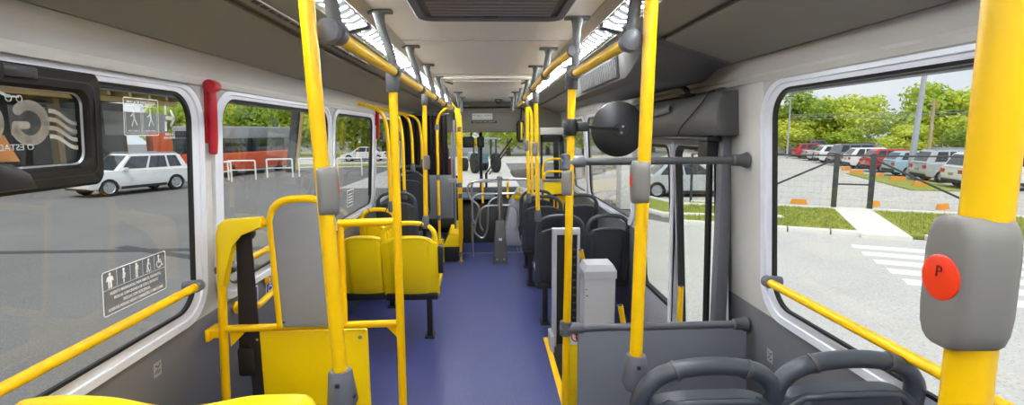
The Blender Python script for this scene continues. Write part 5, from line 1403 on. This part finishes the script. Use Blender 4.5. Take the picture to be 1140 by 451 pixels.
#           length width height belt  clear hood  deck  cabin rear base, roof rear, roof front, windscreen base (from rear)
KINDS = {'suv': (4.35, 1.82, 1.70, 1.00, 0.25, 1.08, 1.00, 0.05, 0.40, 2.60, 3.30),
         'big_suv': (4.75, 1.90, 1.86, 1.10, 0.30, 1.20, 1.10, 0.05, 0.40, 2.80, 3.60),
         'hatch': (3.95, 1.72, 1.50, 0.93, 0.20, 0.93, 0.93, 0.06, 0.50, 2.25, 2.98),
         'sedan': (4.45, 1.74, 1.46, 0.90, 0.19, 0.88, 0.98, 0.62, 1.25, 2.55, 3.40),
         'pickup': (5.20, 1.84, 1.76, 1.05, 0.28, 1.06, 1.06, 1.90, 2.08, 3.25, 3.95)}
def car(kind, label, rear, heading, colour, group=None):
    L, W, Hh, belt, clr, hood, deck, c0, c1, c2, c3 = KINDS[kind]
    t = thing({'suv': 'parked_suv', 'big_suv': 'parked_suv', 'hatch': 'parked_hatchback', 'sedan': 'parked_sedan', 'pickup': 'parked_pickup'}[kind], label, 'car', (rear[0], rear[1], G + (0.012 if rear[0] > 18 else -0.02)), heading, group)
    P = paint(colour); hw = W / 2; wr = 0.335 if kind != 'hatch' else 0.305
    if kind in ('pickup', 'big_suv'): wr = 0.39
    ax = (0.80, L - 0.86)
    # lower body profile with wheel arches (x forward, z up)
    prof = [(0.10, clr + 0.08), (0.03, 0.46), (0.0, 0.62), (0.04, deck - 0.06), (0.14, deck)]
    prof += [(c0 + 0.1, belt + 0.01), (c3 - 0.05, belt + 0.02)]
    prof += [(c3 + 0.35, hood - 0.02), (L - 0.32, hood - 0.16), (L - 0.10, hood - 0.27), (L, 0.56), (L - 0.03, 0.40), (L - 0.12, clr + 0.05)]
    for a in (ax[1], ax[0]):
        ra = wr + 0.06
        a0 = math.asin(max(-1, min(1, (clr + 0.02 - wr) / ra)))
        for k in range(9):
            th = a0 + (PI - 2 * a0) * k / 8
            prof.append((a + ra * math.cos(th), wr + ra * math.sin(th)))
    Mp = basis((0, hw, 0), (1, 0, 0), (0, 0, 1), (0, -1, 0))
    mb = MB(); mb.prism(prof, 0.0, W, M=Mp, bev=0.045, seg=2)
    # roof and pillars: tapered cabin
    hb, ht = hw * 0.95, hw * 0.76
    zt = Hh
    base = [(c0, -hb, belt), (c3, -hb, belt + 0.0), (c3, hb, belt), (c0, hb, belt)]
    top = [(c1, -ht, zt - 0.03), (c2, -ht, zt), (c2, ht, zt), (c1, ht, zt - 0.03)]
    b = bmesh.new(); vb = [b.verts.new(p) for p in base]; vt = [b.verts.new(p) for p in top]
    b.faces.new(vb[::-1]); b.faces.new(vt)
    for i in range(4): b.faces.new((vb[i], vb[(i + 1) % 4], vt[(i + 1) % 4], vt[i]))
    bmesh.ops.bevel(b, geom=[e for e in b.edges if not (e.verts[0] in vb and e.verts[1] in vb)], offset=0.07, segments=3, affect='EDGES')
    mb.add(b)
    mb.build('body', P, t, smooth=35)
    # dark underbody fills the arches
    mb = MB(); mb.box(0.18, L - 0.2, -hw * 0.86, hw * 0.86, clr, 0.72, 0.02); mb.box(ax[0] - wr - 0.07, ax[0] + wr + 0.07, -hw * 0.90, hw * 0.90, clr + 0.02, wr * 2 + 0.02); mb.box(ax[1] - wr - 0.07, ax[1] + wr + 0.07, -hw * 0.90, hw * 0.90, clr + 0.02, wr * 2 + 0.02)
    mb.build('underbody', UNDER, t)
    mb = MB()
    for sy in (-1, 1): mb.box(ax[0] + wr + 0.10, ax[1] - wr - 0.10, sy * hw - 0.03, sy * hw + 0.012, clr - 0.01, clr + 0.12, 0.012)
    mb.box(-0.012, 0.10, -hw * 0.88, hw * 0.88, clr + 0.04, 0.44, 0.03); mb.box(L - 0.10, L + 0.012, -hw * 0.80, hw * 0.80, clr + 0.02, 0.40, 0.03)
    mb.build('bumper_trim', UNDER, t)
    # glass panes set on the cabin faces
    def pane(name, quad, ins_u=(0.06, 0.06), ins_v=(0.10, 0.10), rng=(0, 1)):
        A, B_, C_, D_ = [Vector(q) for q in quad]    # A,B bottom  D,C top
        n = (B_ - A).cross(D_ - A).normalized()
        cen = (A + B_ + C_ + D_) / 4 - Vector((L / 2, 0, belt))
        if n.dot(cen) < 0: n = -n
        def at(u, v): return A.lerp(B_, u).lerp(D_.lerp(C_, u), v)
        u0, u1 = rng[0] + ins_u[0], rng[1] - ins_u[1]; v0, v1 = ins_v[0], 1 - ins_v[1]
        loop = [at(u0, v0), at(u1, v0), at(u1, v1), at(u0, v1)]
        mb = MB(); mb.loft([[p + n * 0.010 for p in loop], [p - n * 0.004 for p in loop]]); mb.build(name, CGL, t, smooth=0)
    for sy in (-1, 1):
        q = [(c0, sy * hb, belt), (c3, sy * hb, belt), (c2, sy * ht, zt), (c1, sy * ht, zt - 0.03)]
        if kind in ('suv', 'big_suv', 'hatch'):
            pane('side_window', q, (0.10, 0.02), (0.12, 0.14), (0.0, 0.30)); pane('side_window', q, (0.015, 0.02), (0.12, 0.14), (0.30, 0.60)); pane('side_window', q, (0.015, 0.07), (0.12, 0.14), (0.60, 1.0))
        else:
            pane('side_window', q, (0.09, 0.02), (0.12, 0.14), (0.0, 0.48)); pane('side_window', q, (0.015, 0.08), (0.12, 0.14), (0.48, 1.0))
    pane('rear_window', [(c0, -hb, belt), (c0, hb, belt), (c1, ht, zt - 0.03), (c1, -ht, zt - 0.03)], (0.10, 0.10), (0.14, 0.16))
    pane('windscreen', [(c3, -hb, belt), (c3, hb, belt), (c2, ht, zt), (c2, -ht, zt)], (0.07, 0.07), (0.06, 0.10))
    for a in ax:
        for sy in (-1, 1):
            Mw = T((a, sy * (hw - 0.11), wr)) @ RX(-90 * sy)
            mb = MB(); mb.lathe([(wr * 0.66, 0.10), (wr * 0.90, 0.105), (wr, 0.07), (wr, -0.07), (wr * 0.9, -0.10), (0.02, -0.10)], 24, M=Mw, caps=False); wo = mb.build('wheel', TYRE, t)
            mb = MB(); mb.lathe([(wr * 0.67, 0.10), (wr * 0.62, 0.085), (wr * 0.56, 0.04), (0.01, 0.035)], 24, M=Mw, caps=False)
            mb.lathe([(0.055, 0.04), (0.05, 0.085), (0.001, 0.09)], 12, M=Mw)
            for k in range(5): mb.box(0.03, wr * 0.63, -0.028, 0.028, 0.055, 0.085, 0.006, M=Mw @ RZ(72 * k))
            mb.build('rim', RIM, wo)
    for sy in (-1, 1):
        z0 = deck - 0.28
        mb = MB(); mb.box(-0.012, 0.16, sy * hw * 0.80 - 0.16, sy * hw * 0.80 + 0.175, z0, z0 + 0.17, 0.02); mb.build('tail_lamp', TAIL, t)
        mb = MB(); mb.box(L - 0.34, L - 0.05, sy * hw * 0.78 - 0.17, sy * hw * 0.78 + 0.18, 0.60, 0.72, 0.03); mb.build('head_lamp', HEADL, t)
        mb = MB(); mb.box(c3 - 0.50, c3 - 0.28, sy * (hw + 0.09) - 0.09, sy * (hw + 0.09) + 0.09, belt + 0.02, belt + 0.17, 0.035); mb.build('door_mirror', P, t)
        mb = MB()
        for xx in (c1 + 0.55, c1 + 1.35): mb.box(xx, xx + 0.16, sy * hw - 0.012, sy * hw + 0.016, belt - 0.16, belt - 0.125, 0.006)
        mb.build('door_handle', P if colour != 'silver' else CHR, t)
    mb = MB(); mb.box(-0.016, 0.02, -0.20, 0.20, 0.62, 0.74, 0.004); mb.build('number_plate', STKG, t)
    if kind in ('suv', 'big_suv'):
        mb = MB()
        for sy in (-1, 1): mb.tube(fillet([(c1 + 0.1, sy * ht * 0.92, zt - 0.03), (c1 + 0.2, sy * ht * 0.92, zt + 0.035), (c2 - 0.1, sy * ht * 0.92, zt + 0.05), (c2, sy * ht * 0.92, zt - 0.01)], 0.1), 0.018, 8)
        mb.build('roof_rail', STEEL if colour != 'grey' else UNDER, t)
    if kind == 'pickup':
        mb = MB(); mb.box(0.10, 1.85, -hw * 0.80, hw * 0.80, belt + 0.005, belt + 0.03, 0.01); mb.build('bed_cover', UNDER, t)
    return t
hd = math.atan2(-0.30, 0.95)
row = [('suv', 'white', 20.9, 21.2, 'white SUV at the right end of the lot row, before the yellow pole'),
       ('suv', 'silver', 22.2, 24.6, 'silver-white SUV left of the white SUV, behind the lamp post'),
       ('hatch', 'blue', 23.3, 28.0, 'pale blue hatchback just right of the red car'),
       ('hatch', 'red', 24.3, 31.2, 'bright red hatchback between the gate posts'),
       ('hatch', 'white', 25.3, 34.4, 'white hatchback just left of the red hatchback'),
       ('suv', 'grey', 26.4, 37.6, 'grey SUV left of the gate posts'),
       ('hatch', 'white', 27.4, 41.0, 'white hatchback between the grey SUV and the silver saloon'),
       ('sedan', 'silver', 28.5, 44.4, 'silver saloon towards the far left of the row'),
       ('hatch', 'red', 29.7, 48.0, 'small red hatchback beside the dark pickup'),
       ('pickup', 'dark', 31.4, 52.0, 'dark grey pickup at the far left end of the row')]
for k, c, x, y, lab in row:
    car(k, lab, (x + 0.5, y + 1.5), hd, c, 'cars parked along the lot fence')
car('sedan', 'silver saloon seen through the rear door glass', (6.2, 21.6), rad(-3), 'silver')
# left side cars
car('big_suv', 'large white SUV parked outside the big left window', (-16.2, 27.6), rad(-114.5), 'white')
car('hatch', 'white hatchback beyond the orange bus on the left', (-18.6, 51.5), rad(195), 'white')
car('sedan', 'white saloon on the road seen past the third left window', (-10.2, 52.5), rad(185), 'white')

# ------------------------------------------------------------------ trees
def crown_mesh(name, blobs, n, size, mat):
    mb = MB()
    tot = sum(b[3] ** 2 for b in blobs)
    for (bx, by, bz, br, sq) in blobs:
        for _ in range(int(n * br ** 2 / tot)):
            u = Vector((random.gauss(0, 1), random.gauss(0, 1), random.gauss(0, 1))).normalized()
            p = Vector((bx, by, bz)) + Vector((u.x * br, u.y * br, u.z * br * sq)) * random.uniform(0.5, 1.18)
            a = Vector((random.gauss(0, 1), random.gauss(0, 1), random.gauss(0, 1))); nn = (u + a * 0.5).normalized()
            e1 = nn.orthogonal().normalized(); e1.rotate(Matrix.Rotation(random.uniform(0, 6.28), 3, nn)); e2 = nn.cross(e1)
            s_ = size * random.uniform(0.6, 1.3)
            mb.face([p - e1 * s_ * 0.5, p + e2 * s_ * 0.32, p + e1 * s_ * 0.6, p - e2 * s_ * 0.32])
    me = mb.build(name, mat, smooth=0)
    d = me.data; bpy.data.objects.remove(me); return d
def variant(i):
    random.seed(100 + i)
    wide = (1.0, 0.85, 1.25)[i % 3]
    blobs = []
    for k in range(9):
        a = 2 * PI * k / 9 + random.uniform(-0.3, 0.3); r_ = random.uniform(1.3, 2.3) * wide
        blobs.append((math.cos(a) * r_, math.sin(a) * r_, random.uniform(2.6, 6.0), random.uniform(1.0, 1.7), 0.8))
    for k in range(4):
        blobs.append((random.uniform(-1, 1), random.uniform(-1, 1), random.uniform(4.5, 7.0), random.uniform(1.0, 1.6), 0.75))
    blobs.append((0, 0, 2.2, 2.0, 0.8))
    return blobs
CROWN = [crown_mesh('crown', variant(i), 5000, 0.40, LEAF[i % 3]) for i in range(4)]
mbt = MB(); mbt.tube([(0, 0, 0), (0.05, 0.02, 1.5), (-0.05, 0.05, 3.2), (0.0, 0.0, 5.0)], 0.18, 8, radii=[0.24, 0.18, 0.14, 0.05])
for a in range(4): mbt.tube([(0, 0, 2.2), (0.9 * math.cos(a * 1.6), 0.9 * math.sin(a * 1.6), 3.8), (1.7 * math.cos(a * 1.6), 1.7 * math.sin(a * 1.6), 5.0)], 0.07, 6, radii=[0.10, 0.07, 0.03])
_tr = mbt.build('trunk', BARK); TRUNK = _tr.data; bpy.data.objects.remove(_tr)
def tree(label, x, y, h, v, wx=1.0, group='trees behind the parking lot'):
    t = thing('leafy_tree', label, 'tree', (x, y, G), random.uniform(0, 6.28), group)
    s_ = h / 8.2
    for nm, d in (('crown', CROWN[v]), ('trunk', TRUNK)):
        o = bpy.data.objects.new(nm, d); COL.objects.link(o); o.parent = t; o.scale = (s_ * wx, s_ * wx, s_)
    return t
random.seed(11)
A = Vector((29, 70)); Bv = Vector((66, 26))
tones = ['yellow-green', 'mid green', 'deep green', 'light green']
nt_ = 15
heights = [6.0, 6.5, 7.6, 8.2, 7.2, 7.0, 8.6, 7.4, 8.0, 8.2, 11.0, 11.8, 9.4, 10.4, 9.6]
for i in range(nt_):
    p = A.lerp(Bv, i / (nt_ - 1)) + Vector((random.uniform(-1, 1), random.uniform(-1.5, 1.5)))
    v = (0, 1, 0, 2, 0, 3, 1, 0, 2, 0, 0, 3, 2, 0, 1)[i]
    w_ = ['at the far left end of the tree line behind the pickup', 'behind the dark pickup', 'left of the silver saloon', 'behind the silver saloon', 'behind the grey SUV', 'behind the white hatchbacks', 'behind the left gate post', 'behind the right gate post',
          'behind the red car', 'just left of the lamp post', 'rising highest behind the lamp post', 'behind the wooden pole', 'right of the wooden pole', 'behind the white SUV', 'at the right end of the tree line'][i]
    tree('%s tree %s' % (tones[v], w_), p.x, p.y, heights[i], v, 1.15)
for i in range(11):       # lower shrubs in front close the gaps
    p = A.lerp(Bv, (i + 0.5) / 11) + Vector((-2.6, -2.6))
    t = tree('low bushy green shrub under the tree line, %s' % ['farthest left, past the pickup', 'behind the dark pickup', 'behind the small red hatchback', 'behind the silver saloon', 'behind the second white hatchback', 'behind the grey SUV', 'behind the left gate post', 'behind the red hatchback', 'behind the pale blue hatchback', 'behind the lamp post', 'farthest right, behind the white SUV'][i], p.x, p.y, random.uniform(3.2, 4.4), (0, 2, 3, 1)[i % 4], 1.7, 'shrubs under the tree line')
    t.name = 'leafy_shrub'
places = ['seen above the orange bus, farthest left', 'seen above the orange bus windscreen', 'over the right corner of the orange bus', 'just left of the sloping garage post', 'right of the sloping garage post', 'beside the yellow priority-seat pole', 'at the left of the third left window', 'in the middle of the third left window', 'at the right of the third left window', 'past the fourth left window']
for i in range(10):
    x = -38 + 3.6 * i; y = 66 + random.uniform(-2, 2)
    tree('%s tree across the road, %s' % (tones[(1, 0, 3, 2)[i % 4]], places[i]), x, y, random.uniform(7.5, 9.5), (1, 0, 3, 2)[i % 4], 1.2, 'trees across the road on the left')
for i, (x, y) in enumerate(((2.5, 62), (7.5, 64), (12.5, 66), (17.5, 68), (22.5, 69))):
    tree('leafy tree far ahead beyond the windscreen, %s' % ['straight ahead', 'a little right of the mullion', 'behind the fare reader', 'seen past the front door', 'seen through the forward right window'][i], x, y, 8.0, (1, 0, 3, 2, 0)[i], 1.3, 'trees far ahead')

# ------------------------------------------------------------------ left side: depot, orange bus, white posts
t = thing('depot_building', 'grey depot canopy with wooden rafters over the forecourt on the left', 'building', (-24.0, 34.0, G))
o = Vector((-24, 34, 0))
mb = MB(); mb.box(-26, 0.0, -14, 12, 5.6, 5.9); mb.build('roof', BLDD, t)
mb = MB()
for k in range(12): mb.box(-26, -0.2, -13.5 + 2.0 * k, -13.25 + 2.0 * k, 5.3, 5.6)
mb.build('rafters', BEAM, t)
mb = MB(); mb.box(-1.2, -0.9, -14, 9, 4.95, 5.3); mb.build('beam', BEAM, t)
mb = MB(); mb.box(-7.0, -6.6, -14, 17.0, 2.75, 4.7); mb.build('fascia', BLDG, t)
mb = MB(); mb.box(-12, -11.8, -14, 19.0, 0.0, 5.8); mb.build('back_wall', BLDD, t)
mb = MB(); mb.box(-6.9, -6.3, 14.2, 17.0, 0.0, 2.9, 0.02); mb.build('orange_wall', BLDO, t)
for k in range(6):
    mb = MB(); mb.box(-6.4, -5.9, -12.6 + 4.0 * k, -12.1 + 4.0 * k, 0.0, 5.3); mb.build('pillar', BLDD if k % 2 else BEAM, t)
t = thing('garage_post', 'dark sloping post with a yellow edge seen through the second left window', 'post', (-14.4, 38.0, G))
mb = MB(); mb.tube([(0, 0, 0), (0.9, 0, 5.6)], 0.32, 8); mb.build('shaft', BLDD, t)
mb = MB(); mb.tube([(0.5, -0.1, 0), (1.35, -0.1, 5.6)], 0.12, 8); mb.build('yellow_edge', BEAM, t)
t = thing('orange_bus', 'parked orange city bus with a wide dark windscreen outside the second left window', 'bus', (-17.0, 32.2, G), rad(-12))
mb = MB(); mb.box(-2.5, 0.0, 0.0, 9.0, 0.35, 1.55, 0.10, 3); mb.build('lower_body', ORBUS, t)
mb = MB(); mb.box(-2.48, -0.02, 0.03, 9.0, 2.45, 3.25, 0.10, 3); mb.build('upper_body', BLDG, t)
mb = MB(); mb.box(-2.44, -0.06, 0.05, 8.95, 1.5, 2.5, 0.04); mb.build('window_band', CGL, t)
mb = MB()
for xx in (-2.46, -0.12):
    mb.box(xx, xx + 0.10, 0.03, 0.13, 1.5, 2.5, 0.02)
for k in range(5): mb.box(-0.09, -0.03, 1.4 + 1.6 * k, 1.5 + 1.6 * k, 1.5, 2.5, 0.01)
mb.build('pillar', BLDD, t)
mb = MB(); mb.box(-2.2, -0.3, -0.03, 0.05, 2.55, 2.95, 0.02); mb.build('destination_sign', CGL, t)
mb = MB(); mb.tube([(-1.9, -0.02, 1.5), (-0.9, -0.03, 2.35)], 0.035, 6); mb.build('wiper', BLK, t)
for sx in (-2.2, -0.65):
    mb = MB(); mb.box(sx, sx + 0.35, -0.03, 0.1, 0.85, 1.1, 0.03); mb.build('head_lamp', HEADL, t)
mb = MB(); mb.box(-2.45, -0.05, -0.05, 0.1, 0.35, 0.62, 0.03); mb.build('bumper', BLDD, t)
for yy in (2.0, 7.0):
    for sx in (-2.36, -0.14):
        mb = MB(); mb.lathe([(0.26, 0.14), (0.48, 0.12), (0.48, -0.12), (0.26, -0.14)], 20, M=T((sx, yy, 0.48)) @ RY(90)); w_ = mb.build('wheel', TYRE, t)
        mb = MB(); mb.lathe([(0.25, 0.13), (0.10, 0.10), (0.01, 0.12)], 16, M=T((sx, yy, 0.48)) @ RY(90 if sx > -1 else -90), caps=False); mb.build('rim', RIM, w_)
labs = ['leftmost, before the orange bus', 'second, before the orange bus', 'third, by the sloping post', 'fourth, right of the sloping post', 'fifth, in the third left window', 'sixth, at the right of the third left window']
for i, (x, y) in enumerate(((-15.8, 30.1), (-15.0, 31.4), (-13.4, 33.0), (-11.6, 33.5), (-9.2, 33.6), (-6.9, 33.6))):
    t = thing('white_barrier', 'white tubular pedestrian barrier outside, %s' % labs[i], 'barrier', (x, y, G), rad(10), 'white tubular barriers')
    mb = MB(); mb.tube(fillet([(-0.5, 0, 0), (-0.5, 0, 1.15), (1.0, 0, 1.15), (1.0, 0, 0)], 0.08), 0.05, 8); mb.tube([(-0.5, 0, 0.6), (1.0, 0, 0.6)], 0.03, 8); mb.build('frame', RPNT, t)
mb = MB(); mb.box(-60, -7.5, 46.5, 56.5, G - 0.02, G - 0.005); mb.build('road_far', CONC, smooth=0, kind='structure')
mb = MB(); mb.box(-60, -7.6, 43.2, 46.4, G - 0.02, G + 0.05); o = mb.build('grass_strip', GRS, smooth=0); o['kind'] = 'structure'
mb = MB(); mb.box(-60, -7.6, 56.7, 80.0, G - 0.02, G + 0.05); o = mb.build('grass_strip', GRS, smooth=0); o['kind'] = 'structure'
mb = MB(); gbox(mb, -14, -6, 7.0, 7.25, -0.02, -0.012)
mb.box(-22, -2.6, 12.2, 12.5, G - 0.02, G - 0.014); mb.build('road_joint', BLDD, smooth=0, kind='structure')
# machine with big wheels far ahead of the windscreen
t = thing('farm_tractor', 'pale blue tractor with big wheels standing far ahead of the bus', 'tractor', (-0.5, 36.0, G), rad(20), M=T((-0.5, 36.0, G)) @ RZ(20) @ Matrix.Scale(0.8, 4))
mb = MB(); mb.box(-0.5, 0.5, -0.6, 2.2, 0.8, 1.7, 0.15, 3); mb.build('bonnet', pm('pale_blue_paint', rgb(150, 196, 206), 0.4), t)
mb = MB(); mb.box(-0.8, 0.8, -1.8, -0.4, 1.2, 2.9, 0.12, 3); mb.build('cab', GLD, t, smooth=0)
mb = MB()
for sx in (-0.78, 0.78):
    for yy in (-1.75, -0.45): mb.box(sx - 0.06, sx + 0.06, yy - 0.06, yy + 0.06, 1.2, 2.9)
mb.build('cab_pillar', BLDD, t)
mb = MB(); mb.box(-0.9, 0.9, -1.9, -0.3, 2.85, 3.0, 0.05); mb.build('cab_roof', BLDG, t)
for sx in (-1, 1):
    for yy, r_ in ((-1.2, 0.85), (1.7, 0.6)):
        mb = MB(); mb.lathe([(r_ * 0.55, 0.2), (r_ * 0.95, 0.2), (r_, 0.1), (r_, -0.1), (r_ * 0.95, -0.2), (r_ * 0.55, -0.2)], 24, M=T((sx * 0.95, yy, r_)) @ RY(90)); w_ = mb.build('wheel', TYRE, t)
        mb = MB(); mb.lathe([(r_ * 0.56, 0.12), (r_ * 0.3, 0.05), (0.02, 0.08)], 16, M=T((sx * 0.95, yy, r_)) @ RY(90 * sx), caps=False); mb.build('rim', RIM, w_)
